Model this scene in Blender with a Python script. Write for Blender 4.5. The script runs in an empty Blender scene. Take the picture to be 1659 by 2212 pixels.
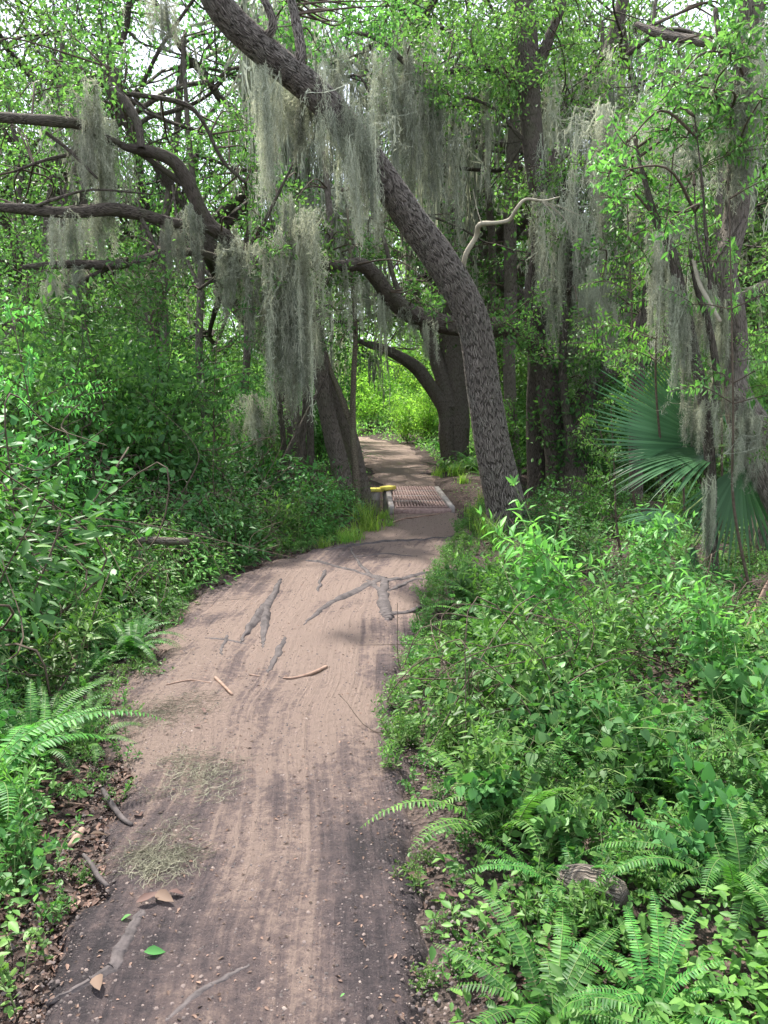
import bpy, math, random
import numpy as np
from mathutils import Vector, noise as mnoise
rnd = random.Random(7)
rs = np.random.RandomState(11)
PI = math.pi
S = bpy.context.scene
COL = S.collection

# ------------------------------------------------------------------ camera frame
CAMH, FPX = 1.6, 1728.0            # eye height; focal length in units of a 1659 x 2212 picture
TH = math.radians(8.0)
CF = np.array([0, math.cos(TH), -math.sin(TH)]); CU = np.array([0, math.sin(TH), math.cos(TH)])
def P(x, y, Y):
    d = CF + (x-829.5)/FPX*np.array([1., 0, 0]) - (y-1106)/FPX*CU
    return np.array([0, 0, CAMH]) + d*(Y/d[1])
def G(x, y):                       # point of the flat ground seen there
    d = CF + (x-829.5)/FPX*np.array([1., 0, 0]) - (y-1106)/FPX*CU
    return np.array([0, 0, CAMH]) + d*(-CAMH/d[2])
def proj(p):
    q = np.asarray(p) - np.array([0, 0, CAMH])
    z = float(q@CF)
    if z < 0.1: return (-9999, -9999)
    return (829.5+FPX*q[0]/z, 1106-FPX*float(q@CU)/z)

# ------------------------------------------------------------------ numeric noise
def _h(ix, iy, s):
    n = (ix.astype(np.int64)*374761393 + iy.astype(np.int64)*668265263 + s*974711) & 0x7fffffff
    n = ((n ^ (n >> 13))*1274126177) & 0x7fffffff
    return ((n ^ (n >> 16)) & 0xffff)/65535.0
def vn(x, y, s=0):
    x = np.asarray(x, float); y = np.asarray(y, float)
    ix = np.floor(x); iy = np.floor(y); fx = x-ix; fy = y-iy
    fx = fx*fx*(3-2*fx); fy = fy*fy*(3-2*fy)
    a = _h(ix, iy, s); b = _h(ix+1, iy, s); c = _h(ix, iy+1, s); d = _h(ix+1, iy+1, s)
    return (a*(1-fx)+b*fx)*(1-fy)+(c*(1-fx)+d*fx)*fy - .5

# ------------------------------------------------------------------ path and terrain
_L = [(60,2212),(110,2080),(170,1960),(215,1850),(250,1750),(255,1650),(235,1560),(290,1480),(330,1400),(390,1330),(470,1270),
      (590,1215),(720,1180),(810,1150),(850,1122),(846,1108),(838,1061),(815,1040),(795,1010),(778,985),(772,965),(735,951)]
_R = [(905,2212),(895,2080),(872,1960),(860,1850),(858,1750),(850,1650),(862,1560),(885,1480),(915,1400),(940,1330),(955,1270),
      (975,1215),(1000,1180),(1020,1150),(990,1122),(980,1108),(944,1061),(940,1040),(922,1010),(905,985),(875,965),(800,951)]
_l = np.array([G(*p) for p in _L]); _r = np.array([G(*p) for p in _R])
def pL(Y): return np.where(Y < _l[0,1], _l[0,0], np.interp(Y, _l[:,1], _l[:,0]))
def pR(Y): return np.where(Y < _r[0,1], _r[0,0], np.interp(Y, _r[:,1], _r[:,0]))
BC0, BC1 = G(911.5, 1108), G(890, 1061)         # bridge ends (centre line)
def hgt(x, y):
    x = np.asarray(x, float); y = np.asarray(y, float)
    z = .10*vn(x*.7, y*.7, 1) + .05*vn(x*2.1, y*2.1, 2) + .02*vn(x*6, y*6, 3)
    c = (pL(y)+pR(y))/2; w = np.maximum((pR(y)-pL(y))/2, .35)
    e = np.abs(x-c)/w
    inside = np.clip(1.5-e, 0, 1)
    z = z*(1-.8*inside) + np.clip((e-1)*.05, 0, .10)
    dy = y-12.7-.22*(x-.6)
    z = z - .62*np.exp(-(dy/.85)**2)
    z = z + np.clip((y-30)/40, 0, 1)*1.0
    return z
def H(x, y): return float(hgt(x, y))

# ------------------------------------------------------------------ mesh helpers
def mesh_np(name, V, quads=None, tris=None, uvs=None, smooth=False, mat=None, matidx=None):
    me = bpy.data.meshes.new(name)
    V = np.asarray(V, dtype=np.float32)
    nq = 0 if quads is None else len(quads); nt = 0 if tris is None else len(tris)
    idx = []
    if nq: idx.append(np.asarray(quads, dtype=np.int32).ravel())
    if nt: idx.append(np.asarray(tris, dtype=np.int32).ravel())
    idx = np.concatenate(idx)
    me.vertices.add(len(V)); me.vertices.foreach_set('co', V.ravel())
    me.loops.add(len(idx)); me.loops.foreach_set('vertex_index', idx)
    me.polygons.add(nq+nt)
    st = np.concatenate([np.arange(nq)*4, nq*4+np.arange(nt)*3]).astype(np.int32)
    me.polygons.foreach_set('loop_start', st)
    if smooth: me.polygons.foreach_set('use_smooth', np.ones(nq+nt, dtype=bool))
    if uvs is not None:
        ul = me.uv_layers.new(name='UVMap')
        ul.data.foreach_set('uv', np.asarray(uvs, dtype=np.float32)[idx].ravel())
    me.update(calc_edges=True); me.validate()
    if mat:
        for m in (mat if isinstance(mat, (list, tuple)) else [mat]): me.materials.append(m)
    if matidx is not None: me.polygons.foreach_set('material_index', np.asarray(matidx, dtype=np.int32))
    return me
class MB:
    def __init__(s): s.V=[]; s.Q=[]; s.T=[]; s.UV=[]; s.n=0
    def add(s, V, Q=None, T=None, UV=None):
        V = np.asarray(V, float).reshape(-1, 3)
        s.V.append(V); s.UV.append(np.zeros((len(V), 2)) if UV is None else UV)
        if Q is not None and len(Q): s.Q.append(np.asarray(Q)+s.n)
        if T is not None and len(T): s.T.append(np.asarray(T)+s.n)
        s.n += len(V)
    def mesh(s, name, mat, smooth=False):
        return mesh_np(name, np.concatenate(s.V), np.concatenate(s.Q) if s.Q else None,
                       np.concatenate(s.T) if s.T else None, np.concatenate(s.UV), smooth, mat)
    def obj(s, name, mat, parent=None, smooth=False):
        if not s.V: return None
        return link(name, s.mesh(name, mat, smooth), parent)
def link(name, me, parent=None):
    o = bpy.data.objects.new(name, me); COL.objects.link(o)
    if parent is not None: o.parent = parent
    return o
def tag(o, label=None, cat=None, group=None, kind=None):
    if label: o['label'] = label
    if cat: o['category'] = cat
    if group: o['group'] = group
    if kind: o['kind'] = kind
    return o
def empty(name, loc=(0,0,0), rz=0, sc=1):
    o = bpy.data.objects.new(name, None); COL.objects.link(o)
    o.location = loc; o.rotation_euler = (0, 0, rz); o.scale = (sc,)*3 if not hasattr(sc, '__len__') else sc
    o.empty_display_size = .2
    return o
def dup(root, loc, rz, sc):
    r = root.copy(); COL.objects.link(r); r.location = loc; r.rotation_euler = (0, 0, rz)
    r.scale = (sc,)*3 if not hasattr(sc, '__len__') else sc
    for ch in root.children:
        c = ch.copy(); COL.objects.link(c); c.parent = r
    return r

def spline(pts, seg):
    pts = np.asarray(pts, float); n = len(pts)
    if n == 2: 
        t = np.linspace(0, 1, seg+1)[:, None]; return pts[0]*(1-t)+pts[1]*t
    ex = np.vstack([2*pts[0]-pts[1], pts, 2*pts[-1]-pts[-2]])
    out = []
    for i in range(n-1):
        p0, p1, p2, p3 = ex[i:i+4]
        t = np.linspace(0, 1, seg, endpoint=False)[:, None]
        out.append(.5*((2*p1)+(-p0+p2)*t+(2*p0-5*p1+4*p2-p3)*t**2+(-p0+3*p1-3*p2+p3)*t**3))
    out.append(pts[-1:]); return np.vstack(out)
def tube(mb, pts, rad, sides=8, seg=4, wob=0.0, cap=True, seed=0, raw=False):
    """pts n x 3, rad n; adds a tapered tube with UV in metres (seam on the far side)"""
    pr = np.hstack([np.asarray(pts, float), np.asarray(rad, float)[:, None]])
    q = pr if raw else spline(pr, seg)
    C = q[:, :3]; R = np.maximum(q[:, 3], 1e-4); m = len(C)
    T = np.gradient(C, axis=0); T /= (np.linalg.norm(T, axis=1)[:, None]+1e-9)
    a = np.array([0, 1., 0]) if abs(T[0][1]) < .9 else np.array([1., 0, 0])
    N = np.zeros_like(C); v = a-T[0]*(a@T[0]); v /= np.linalg.norm(v); N[0] = v
    for i in range(1, m):
        v = N[i-1]-T[i]*(N[i-1]@T[i]); v /= (np.linalg.norm(v)+1e-9); N[i] = v
    B = np.cross(T, N)
    L = np.concatenate([[0], np.cumsum(np.linalg.norm(np.diff(C, axis=0), axis=1))])
    ang = np.linspace(0, 2*PI, sides+1)
    ca = np.cos(ang); sa = np.sin(ang)
    rr = np.repeat(R[:, None], sides+1, 1)
    if wob:
        u = np.tile(ang[None, :], (m, 1)); vv = np.tile(L[:, None], (1, sides+1))
        per = vn(np.cos(u)*1.7+seed*3.1+vv*.9, np.sin(u)*1.7+vv*1.3, 5+seed)
        per2 = vn(np.cos(u)*3.5+seed*1.1-vv*2.3, np.sin(u)*3.5+vv*3.1, 9+seed)
        rr = rr*(1+wob*2*per+wob*per2)
    V = C[:, None, :]+rr[..., None]*(ca[None, :, None]*N[:, None, :]+sa[None, :, None]*B[:, None, :])
    UV = np.stack([np.tile(ang[None, :]/(2*PI)*2*PI*max(R.mean(), .01), (m, 1)), np.tile(L[:, None], (1, sides+1))], -1)
    k = sides+1
    i = np.arange(m-1)[:, None]*k; j = np.arange(sides)[None, :]
    a0 = (i+j).ravel()
    Q = np.stack([a0, a0+1, a0+k+1, a0+k], 1)
    V = V.reshape(-1, 3); UV = UV.reshape(-1, 2); Tn = None
    if cap:
        tip = C[-1]+T[-1]*R[-1]*.8
        V = np.vstack([V, tip]); UV = np.vstack([UV, UV[-1]])
        b = (m-1)*k; jj = np.arange(sides)
        Tn = np.stack([b+jj, b+jj+1, np.full(sides, len(V)-1)], 1)
    mb.add(V, Q, Tn, UV)
    return C

# leaf templates: length along +Y, face along +Z
def T_quad(w=.5):      # folded two-triangle leaf
    return np.array([[0,0,0],[w/2,.45,.06],[0,1,-.03],[-w/2,.45,.06]]), np.array([[0,1,2],[0,2,3]])
def T_leaf(w=.4, droop=.18, fold=.06):
    V = np.array([[0,0,0],[w*.36,.22,fold*.7],[w*.5,.45,fold],[w*.3,.75,fold*.3],[0,1,0],[-w*.3,.75,fold*.3],[-w*.5,.45,fold],[-w*.36,.22,fold*.7],[0,.45,-.02]])
    V[:, 2] -= droop*V[:, 1]**2
    return V, np.array([[0,1,8],[1,2,8],[2,3,8],[3,4,8],[4,5,8],[5,6,8],[6,7,8],[7,0,8]])
def T_heart(w=.95):
    a = [(0,.06),(.16,-.1),(.38,-.02),(.5,.22),(.42,.5),(.2,.78),(0,1.0)]
    V = [[x*w, y, .05*abs(x)*2-.15*max(y,0)**2] for x, y in a]+[[-x*w, y, .05*abs(x)*2-.15*max(y,0)**2] for x, y in a[-2:0:-1]]
    V.append([0,.4,-.04]); n = len(V)-1
    return np.array(V), np.array([[i, (i+1) % n, n] for i in range(n)])
def T_oval(w=.62):
    n = 8; V = [[math.sin(2*PI*i/n)*w/2, .5-math.cos(2*PI*i/n)*.5, 0] for i in range(n)]
    for v in V: v[2] = .08*abs(v[0])*2-.1*v[1]**2
    V.append([0,.5,-.03]); return np.array(V), np.array([[i, (i+1) % n, n] for i in range(n)])
def nrm(a): return a/(np.linalg.norm(a, axis=-1, keepdims=True)+1e-9)
def place(mb, tpl, pos, dirs, ups, size):
    TV, TF = tpl; pos = np.asarray(pos, float); n = len(pos)
    if n == 0: return
    Y = nrm(np.asarray(dirs, float)); X = nrm(np.cross(Y, np.asarray(ups, float))); Z = np.cross(X, Y)
    s = np.broadcast_to(np.asarray(size, float), (n,))[:, None, None]
    V = pos[:, None, :]+s*(TV[None, :, 0:1]*X[:, None]+TV[None, :, 1:2]*Y[:, None]+TV[None, :, 2:3]*Z[:, None])
    k = len(TV); F = (TF[None]+(np.arange(n)*k)[:, None, None]).reshape(-1, 3)
    mb.add(V.reshape(-1, 3), None, F)
def rdir(n, zb=0., zs=1.):
    v = rs.normal(size=(n, 3)); v[:, 2] = v[:, 2]*zs+zb; return nrm(v)

# ------------------------------------------------------------------ materials
def newmat(name):
    m = bpy.data.materials.new(name); m.use_nodes = True; nt = m.node_tree; nt.nodes.clear()
    return m, nt, nt.nodes, nt.links
def N(ns, t, **kw):
    n = ns.new(t)
    for k, v in kw.items():
        if k in n.inputs: n.inputs[k].default_value = v
        else: setattr(n, k, v)
    return n
def ramp(ns, stops, interp='LINEAR'):
    r = ns.new('ShaderNodeValToRGB'); r.color_ramp.interpolation = interp
    e = r.color_ramp.elements
    while len(e) > len(stops): e.remove(e[-1])
    while len(e) < len(stops): e.new(.5)
    for i, (p, c) in enumerate(stops): e[i].position = p; e[i].color = (*c, 1)
    return r
def leafmat(name, cols, trans=.35, tcol=None, rough=.45, spec=.2):
    m, nt, ns, lk = newmat(name)
    geo = N(ns, 'ShaderNodeNewGeometry'); oi = N(ns, 'ShaderNodeObjectInfo')
    k = len(cols)
    r = ramp(ns, [(i/max(k-1, 1), c) for i, c in enumerate(cols)])
    lk.new(geo.outputs['Random Per Island'], r.inputs[0])
    tc = N(ns, 'ShaderNodeTexCoord'); nz = N(ns, 'ShaderNodeTexNoise', Scale=1.3, Detail=2.)
    lk.new(tc.outputs['Object'], nz.inputs['Vector'])
    hs = N(ns, 'ShaderNodeHueSaturation')
    mr = N(ns, 'ShaderNodeMapRange'); mr.inputs[1].default_value = .3; mr.inputs[2].default_value = .7; mr.inputs[3].default_value = .7; mr.inputs[4].default_value = 1.35
    lk.new(nz.outputs['Fac'], mr.inputs[0])
    mo = N(ns, 'ShaderNodeMath', operation='MULTIPLY_ADD'); mo.inputs[1].default_value = 7.31; mo.inputs[2].default_value = .2; lk.new(oi.outputs['Random'], mo.inputs[0])
    fr = N(ns, 'ShaderNodeMath', operation='FRACT'); lk.new(mo.outputs[0], fr.inputs[0])
    mv = N(ns, 'ShaderNodeMapRange'); mv.inputs[3].default_value = .62; mv.inputs[4].default_value = 1.22; lk.new(fr.outputs[0], mv.inputs[0])
    mm = N(ns, 'ShaderNodeMath', operation='MULTIPLY'); lk.new(mr.outputs[0], mm.inputs[0]); lk.new(mv.outputs[0], mm.inputs[1]); lk.new(mm.outputs[0], hs.inputs['Value'])
    mh = N(ns, 'ShaderNodeMapRange'); mh.inputs[3].default_value = .482; mh.inputs[4].default_value = .518
    lk.new(oi.outputs['Random'], mh.inputs[0]); lk.new(mh.outputs[0], hs.inputs['Hue'])
    lk.new(r.outputs[0], hs.inputs['Color']); hs.inputs['Saturation'].default_value = 1.
    b = N(ns, 'ShaderNodeBsdfPrincipled', Roughness=rough); b.inputs['Specular IOR Level'].default_value = spec
    lk.new(hs.outputs[0], b.inputs['Base Color'])
    t = N(ns, 'ShaderNodeBsdfTranslucent')
    mx = N(ns, 'ShaderNodeMix', data_type='RGBA', blend_type='MULTIPLY'); mx.inputs[0].default_value = 1
    mx.inputs[7].default_value = (*(tcol or (1.5, 1.75, .9)), 1)
    lk.new(hs.outputs[0], mx.inputs[6]); lk.new(mx.outputs[2], t.inputs['Color'])
    ms = N(ns, 'ShaderNodeMixShader', Fac=trans)
    lk.new(b.outputs[0], ms.inputs[1]); lk.new(t.outputs[0], ms.inputs[2])
    o = N(ns, 'ShaderNodeOutputMaterial'); lk.new(ms.outputs[0], o.inputs[0])
    return m
def barkmat(name, dark, light, tint=(.16, .18, .10), su=84., sv=7.5, bump=.9, disp=0., tintamt=.45):
    m, nt, ns, lk = newmat(name)
    tc = N(ns, 'ShaderNodeTexCoord')
    nz0 = N(ns, 'ShaderNodeTexNoise', Scale=6., Detail=3.)
    lk.new(tc.outputs['UV'], nz0.inputs['Vector'])
    mapp = N(ns, 'ShaderNodeMapping'); mapp.inputs['Scale'].default_value = (su, sv, 1)
    dist = N(ns, 'ShaderNodeMix', data_type='RGBA', blend_type='LINEAR_LIGHT'); dist.inputs[0].default_value = .05
    lk.new(tc.outputs['UV'], dist.inputs[6]); lk.new(nz0.outputs['Color'], dist.inputs[7]); lk.new(dist.outputs[2], mapp.inputs['Vector'])
    vo = N(ns, 'ShaderNodeTexVoronoi', feature='DISTANCE_TO_EDGE', voronoi_dimensions='2D', Scale=1.)
    lk.new(mapp.outputs[0], vo.inputs['Vector'])
    mr = N(ns, 'ShaderNodeMapRange', interpolation_type='SMOOTHSTEP'); mr.inputs[1].default_value = 0.; mr.inputs[2].default_value = .17
    lk.new(vo.outputs['Distance'], mr.inputs[0])
    mp2 = N(ns, 'ShaderNodeMapping'); mp2.inputs['Scale'].default_value = (1, .3, 1); lk.new(tc.outputs['UV'], mp2.inputs['Vector'])
    nz = N(ns, 'ShaderNodeTexNoise', Scale=70., Detail=5., Roughness=.65); lk.new(mp2.outputs[0], nz.inputs['Vector'])
    hh = N(ns, 'ShaderNodeMath', operation='MULTIPLY_ADD'); hh.inputs[1].default_value = 1.7
    lk.new(nz.outputs['Fac'], hh.inputs[0]); lk.new(mr.outputs[0], hh.inputs[2])
    r = ramp(ns, [(.25, dark), (.75, tuple((a+b)/2 for a, b in zip(dark, light))), (1.25 if False else 1., light)])
    sc = N(ns, 'ShaderNodeMath', operation='MULTIPLY'); sc.inputs[1].default_value = .42; lk.new(hh.outputs[0], sc.inputs[0]); lk.new(sc.outputs[0], r.inputs[0])
    nl = N(ns, 'ShaderNodeTexNoise', Scale=2.6, Detail=5., Roughness=.7); lk.new(tc.outputs['Object'], nl.inputs['Vector'])
    ml = N(ns, 'ShaderNodeMapRange'); ml.inputs[1].default_value = .5; ml.inputs[2].default_value = .72; ml.inputs[4].default_value = tintamt
    lk.new(nl.outputs['Fac'], ml.inputs[0])
    mx = N(ns, 'ShaderNodeMix', data_type='RGBA'); mx.inputs[7].default_value = (*tint, 1)
    lk.new(ml.outputs[0], mx.inputs[0]); lk.new(r.outputs[0], mx.inputs[6])
    b = N(ns, 'ShaderNodeBsdfPrincipled', Roughness=.9); b.inputs['Specular IOR Level'].default_value = .2
    lk.new(mx.outputs[2], b.inputs['Base Color'])
    bp = N(ns, 'ShaderNodeBump', Strength=bump, Distance=.02); lk.new(hh.outputs[0], bp.inputs['Height']); lk.new(bp.outputs[0], b.inputs['Normal'])
    o = N(ns, 'ShaderNodeOutputMaterial'); lk.new(b.outputs[0], o.inputs[0])
    if disp:
        d = N(ns, 'ShaderNodeDisplacement', Scale=disp, Midlevel=.6); lk.new(mr.outputs[0], d.inputs['Height']); lk.new(d.outputs[0], o.inputs['Displacement'])
        m.displacement_method = 'BOTH'
    return m
def plain(name, c, c2=None, scale=20., rough=.85, bump=.3, trans=0.):
    m, nt, ns, lk = newmat(name)
    tc = N(ns, 'ShaderNodeTexCoord'); nz = N(ns, 'ShaderNodeTexNoise', Scale=scale, Detail=5., Roughness=.65); lk.new(tc.outputs['Object'], nz.inputs['Vector'])
    r = ramp(ns, [(.3, c), (.7, c2 or tuple(v*1.5 for v in c))]); lk.new(nz.outputs['Fac'], r.inputs[0])
    b = N(ns, 'ShaderNodeBsdfPrincipled', Roughness=rough); b.inputs['Specular IOR Level'].default_value = .25
    lk.new(r.outputs[0], b.inputs['Base Color'])
    if bump:
        bp = N(ns, 'ShaderNodeBump', Strength=bump, Distance=.01); lk.new(nz.outputs['Fac'], bp.inputs['Height']); lk.new(bp.outputs[0], b.inputs['Normal'])
    o = N(ns, 'ShaderNodeOutputMaterial')
    if trans:
        t = N(ns, 'ShaderNodeBsdfTranslucent'); lk.new(r.outputs[0], t.inputs['Color'])
        ms = N(ns, 'ShaderNodeMixShader', Fac=trans); lk.new(b.outputs[0], ms.inputs[1]); lk.new(t.outputs[0], ms.inputs[2]); lk.new(ms.outputs[0], o.inputs[0])
    else: lk.new(b.outputs[0], o.inputs[0])
    return m

M = {}
M['oakleaf'] = leafmat('oak leaf', [(.055,.13,.042), (.095,.20,.062), (.15,.28,.09)], .45)
M['farleaf'] = leafmat('far leaf', [(.085,.185,.065), (.14,.27,.095), (.23,.37,.14)], .5)  # leaf green lightened in the colour for the brighter-lit background
M['fern'] = leafmat('fern frond green', [(.035,.12,.03), (.065,.19,.04), (.12,.30,.055)], .35)
M['herb'] = leafmat('herb leaf', [(.055,.145,.035), (.095,.22,.05), (.17,.33,.08)], .32, rough=.45, spec=.2)
M['vine'] = leafmat('vine leaf', [(.042,.12,.035), (.075,.185,.052), (.12,.27,.08)], .28, rough=.45, spec=.2)
M['bright'] = leafmat('young leaf', [(.075,.20,.06), (.115,.28,.08), (.17,.37,.11)], .38)
M['grass'] = leafmat('grass blade', [(.12,.26,.05), (.2,.36,.07), (.32,.43,.11)], .45)
M['palm'] = leafmat('palm blade', [(.035,.09,.042), (.05,.125,.058), (.07,.16,.08)], .15, rough=.32)
M['dead'] = leafmat('dead leaf', [(.04,.028,.023), (.09,.058,.046), (.15,.095,.075), (.27,.17,.13)], .1, (1,.8,.6), rough=.7)
M['moss'] = leafmat('spanish moss strand', [(.22,.24,.185), (.36,.385,.30), (.54,.55,.44)], .35, (1.1,1.1,1.), rough=.8, spec=.2)
M['bark'] = barkmat('grey furrowed bark', (.115,.098,.086), (.35,.31,.275), tint=(.27,.275,.23), disp=.009, tintamt=.5)
M['bark2'] = barkmat('grey brown bark', (.075,.062,.052), (.32,.275,.235), bump=.9)
M['barkd'] = barkmat('dark wet bark', (.04,.033,.027), (.18,.152,.128), tint=(.10,.12,.06), bump=.8)  # darker brown bark colour
M['barks'] = barkmat('smooth stem bark', (.07,.055,.04), (.2,.17,.13), su=20, sv=30, bump=.4)
M['twig'] = plain('brown twig', (.05,.036,.026), (.12,.092,.068), 40)
M['stem'] = plain('green stem', (.10,.16,.05), (.16,.22,.08), 30)
M['pale'] = plain('pale bare wood', (.24,.215,.165), (.38,.35,.27), 25)
M['root'] = plain('worn root', (.035,.03,.031), (.11,.092,.09), 16, bump=1.)
M['stick'] = plain('dry stick', (.16,.10,.075), (.32,.22,.17), 30)

# ------------------------------------------------------------------ ground
def groundmat():
    m, nt, ns, lk = newmat('forest floor')
    tc = N(ns, 'ShaderNodeTexCoord')
    n1 = N(ns, 'ShaderNodeTexNoise', Scale=1.7, Detail=6., Roughness=.65); n2 = N(ns, 'ShaderNodeTexNoise', Scale=38., Detail=5., Roughness=.7)
    vo = N(ns, 'ShaderNodeTexVoronoi', Scale=55.)
    for n in (n1, n2, vo): lk.new(tc.outputs['Object'], n.inputs['Vector'])
    r1 = ramp(ns, [(.3, (.03,.024,.023)), (.55, (.065,.052,.05)), (.75, (.11,.085,.075))]); lk.new(n1.outputs['Fac'], r1.inputs[0])
    r2 = ramp(ns, [(0, (.04,.03,.026)), (.45, (.085,.062,.052)), (.75, (.14,.10,.085)), (1, (.22,.155,.125))]); lk.new(vo.outputs['Color'], r2.inputs[0])
    mx = N(ns, 'ShaderNodeMix', data_type='RGBA'); lk.new(n2.outputs['Fac'], mx.inputs[0]); lk.new(r1.outputs[0], mx.inputs[6]); lk.new(r2.outputs[0], mx.inputs[7])
    b = N(ns, 'ShaderNodeBsdfPrincipled', Roughness=.95); b.inputs['Specular IOR Level'].default_value = .15; lk.new(mx.outputs[2], b.inputs['Base Color'])
    ad = N(ns, 'ShaderNodeMath', operation='ADD'); lk.new(n2.outputs['Fac'], ad.inputs[0]); lk.new(vo.outputs['Distance'], ad.inputs[1])
    bp = N(ns, 'ShaderNodeBump', Strength=.8, Distance=.03); lk.new(ad.outputs[0], bp.inputs['Height']); lk.new(bp.outputs[0], b.inputs['Normal'])
    o = N(ns, 'ShaderNodeOutputMaterial'); lk.new(b.outputs[0], o.inputs[0]); return m
def pathmat():
    m, nt, ns, lk = newmat('sandy trail')
    tc = N(ns, 'ShaderNodeTexCoord'); UV = tc.outputs['UV']
    def mapn(scale, **kw):
        mp = N(ns, 'ShaderNodeMapping'); mp.inputs['Scale'].default_value = scale; lk.new(UV, mp.inputs['Vector'])
        n = N(ns, 'ShaderNodeTexNoise', **kw); lk.new(mp.outputs[0], n.inputs['Vector']); return n
    big = mapn((.9, .45, 1), Scale=1.6, Detail=4., Roughness=.6)
    streak = mapn((9., .3, 1), Scale=1., Detail=5., Roughness=.7)
    streak2 = mapn((26., .5, 1), Scale=1., Detail=3., Roughness=.6)
    grain = mapn((1, 1, 1), Scale=150., Detail=3., Roughness=.8)
    clod = mapn((1, 1, 1), Scale=22., Detail=8., Roughness=.8)
    vo = N(ns, 'ShaderNodeTexVoronoi', Scale=75.); lk.new(UV, vo.inputs['Vector'])
    def mad(a, k, b):
        n = N(ns, 'ShaderNodeMath', operation='MULTIPLY_ADD'); lk.new(a, n.inputs[0]); n.inputs[1].default_value = k
        if isinstance(b, float): n.inputs[2].default_value = b
        else: lk.new(b, n.inputs[2])
        return n.outputs[0]
    # sandy middle, earthy sides; canopy shade near and sun patch by bridge painted in
    sep = N(ns, 'ShaderNodeSeparateXYZ'); lk.new(UV, sep.inputs[0])
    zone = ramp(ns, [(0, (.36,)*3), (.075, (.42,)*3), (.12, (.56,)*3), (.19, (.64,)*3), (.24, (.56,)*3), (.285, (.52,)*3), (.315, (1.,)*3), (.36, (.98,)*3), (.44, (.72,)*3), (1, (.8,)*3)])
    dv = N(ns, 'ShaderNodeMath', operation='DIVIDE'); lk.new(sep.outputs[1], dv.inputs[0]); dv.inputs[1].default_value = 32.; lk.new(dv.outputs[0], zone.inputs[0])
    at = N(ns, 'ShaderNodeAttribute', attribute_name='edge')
    v = mad(big.outputs['Fac'], 2.7, -1.7)
    v = mad(streak.outputs['Fac'], 1.0, v); v = mad(streak2.outputs['Fac'], .8, v); v = mad(v, 1., .15)
    streak3 = mapn((70., .35, 1), Scale=1., Detail=3., Roughness=.6)
    v = mad(streak3.outputs['Fac'], .35, v); v = mad(v, 1., -.175)
    v = mad(clod.outputs['Fac'], 1.7, v); v = mad(grain.outputs['Fac'], .25, v)
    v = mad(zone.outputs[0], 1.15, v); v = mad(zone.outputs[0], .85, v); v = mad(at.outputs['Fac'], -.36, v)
    v = mad(v, 1.1, -1.98)
    r = ramp(ns, [(.0, (.052,.043,.047)), (.22, (.078,.062,.066)), (.5, (.135,.102,.102)), (.75, (.205,.150,.138)), (1., (.34,.25,.21))]); lk.new(v, r.inputs[0])
    spk = N(ns, 'ShaderNodeMapRange'); spk.inputs[1].default_value = .0; spk.inputs[2].default_value = .16; spk.inputs[3].default_value = .55; spk.inputs[4].default_value = 0.
    lk.new(vo.outputs['Distance'], spk.inputs[0])
    gs = N(ns, 'ShaderNodeMath', operation='GREATER_THAN'); gs.inputs[1].default_value = .72; sx = N(ns, 'ShaderNodeSeparateColor'); lk.new(vo.outputs['Color'], sx.inputs[0]); lk.new(sx.outputs[0], gs.inputs[0])
    sm = N(ns, 'ShaderNodeMath', operation='MULTIPLY'); lk.new(gs.outputs[0], sm.inputs[0]); lk.new(spk.outputs[0], sm.inputs[1])
    mx = N(ns, 'ShaderNodeMix', data_type='RGBA'); mx.inputs[7].default_value = (.55,.48,.42,1); lk.new(sm.outputs[0], mx.inputs[0]); lk.new(r.outputs[0], mx.inputs[6])
    b = N(ns, 'ShaderNodeBsdfPrincipled', Roughness=.88); b.inputs['Specular IOR Level'].default_value = .25; lk.new(mx.outputs[2], b.inputs['Base Color'])
    # tyre tread: cross ridges inside the rut streaks
    mp = N(ns, 'ShaderNodeMapping'); mp.inputs['Scale'].default_value = (1, 1, 1); lk.new(UV, mp.inputs['Vector'])
    wv = N(ns, 'ShaderNodeTexWave', wave_type='BANDS', bands_direction='Y', Scale=11., Distortion=7., Detail=2.); wv.inputs['Detail Scale'].default_value = 4.; lk.new(mp.outputs[0], wv.inputs['Vector'])
    rm = N(ns, 'ShaderNodeMapRange'); rm.inputs[1].default_value = .48; rm.inputs[2].default_value = .62; lk.new(streak.outputs['Fac'], rm.inputs[0])
    tw = N(ns, 'ShaderNodeMath', operation='MULTIPLY'); lk.new(wv.outputs['Fac'], tw.inputs[0]); lk.new(rm.outputs[0], tw.inputs[1])
    h = mad(tw.outputs[0], .03, 0.); h = mad(streak.outputs['Fac'], 1.5, h); h = mad(streak2.outputs['Fac'], .9, h); h = mad(streak3.outputs['Fac'], .2, h); h = mad(clod.outputs['Fac'], 1.6, h); h = mad(grain.outputs['Fac'], .35, h)
    bp = N(ns, 'ShaderNodeBump', Strength=1., Distance=.05); lk.new(h, bp.inputs['Height']); lk.new(bp.outputs[0], b.inputs['Normal'])
    o = N(ns, 'ShaderNodeOutputMaterial'); lk.new(b.outputs[0], o.inputs[0]); return m

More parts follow.
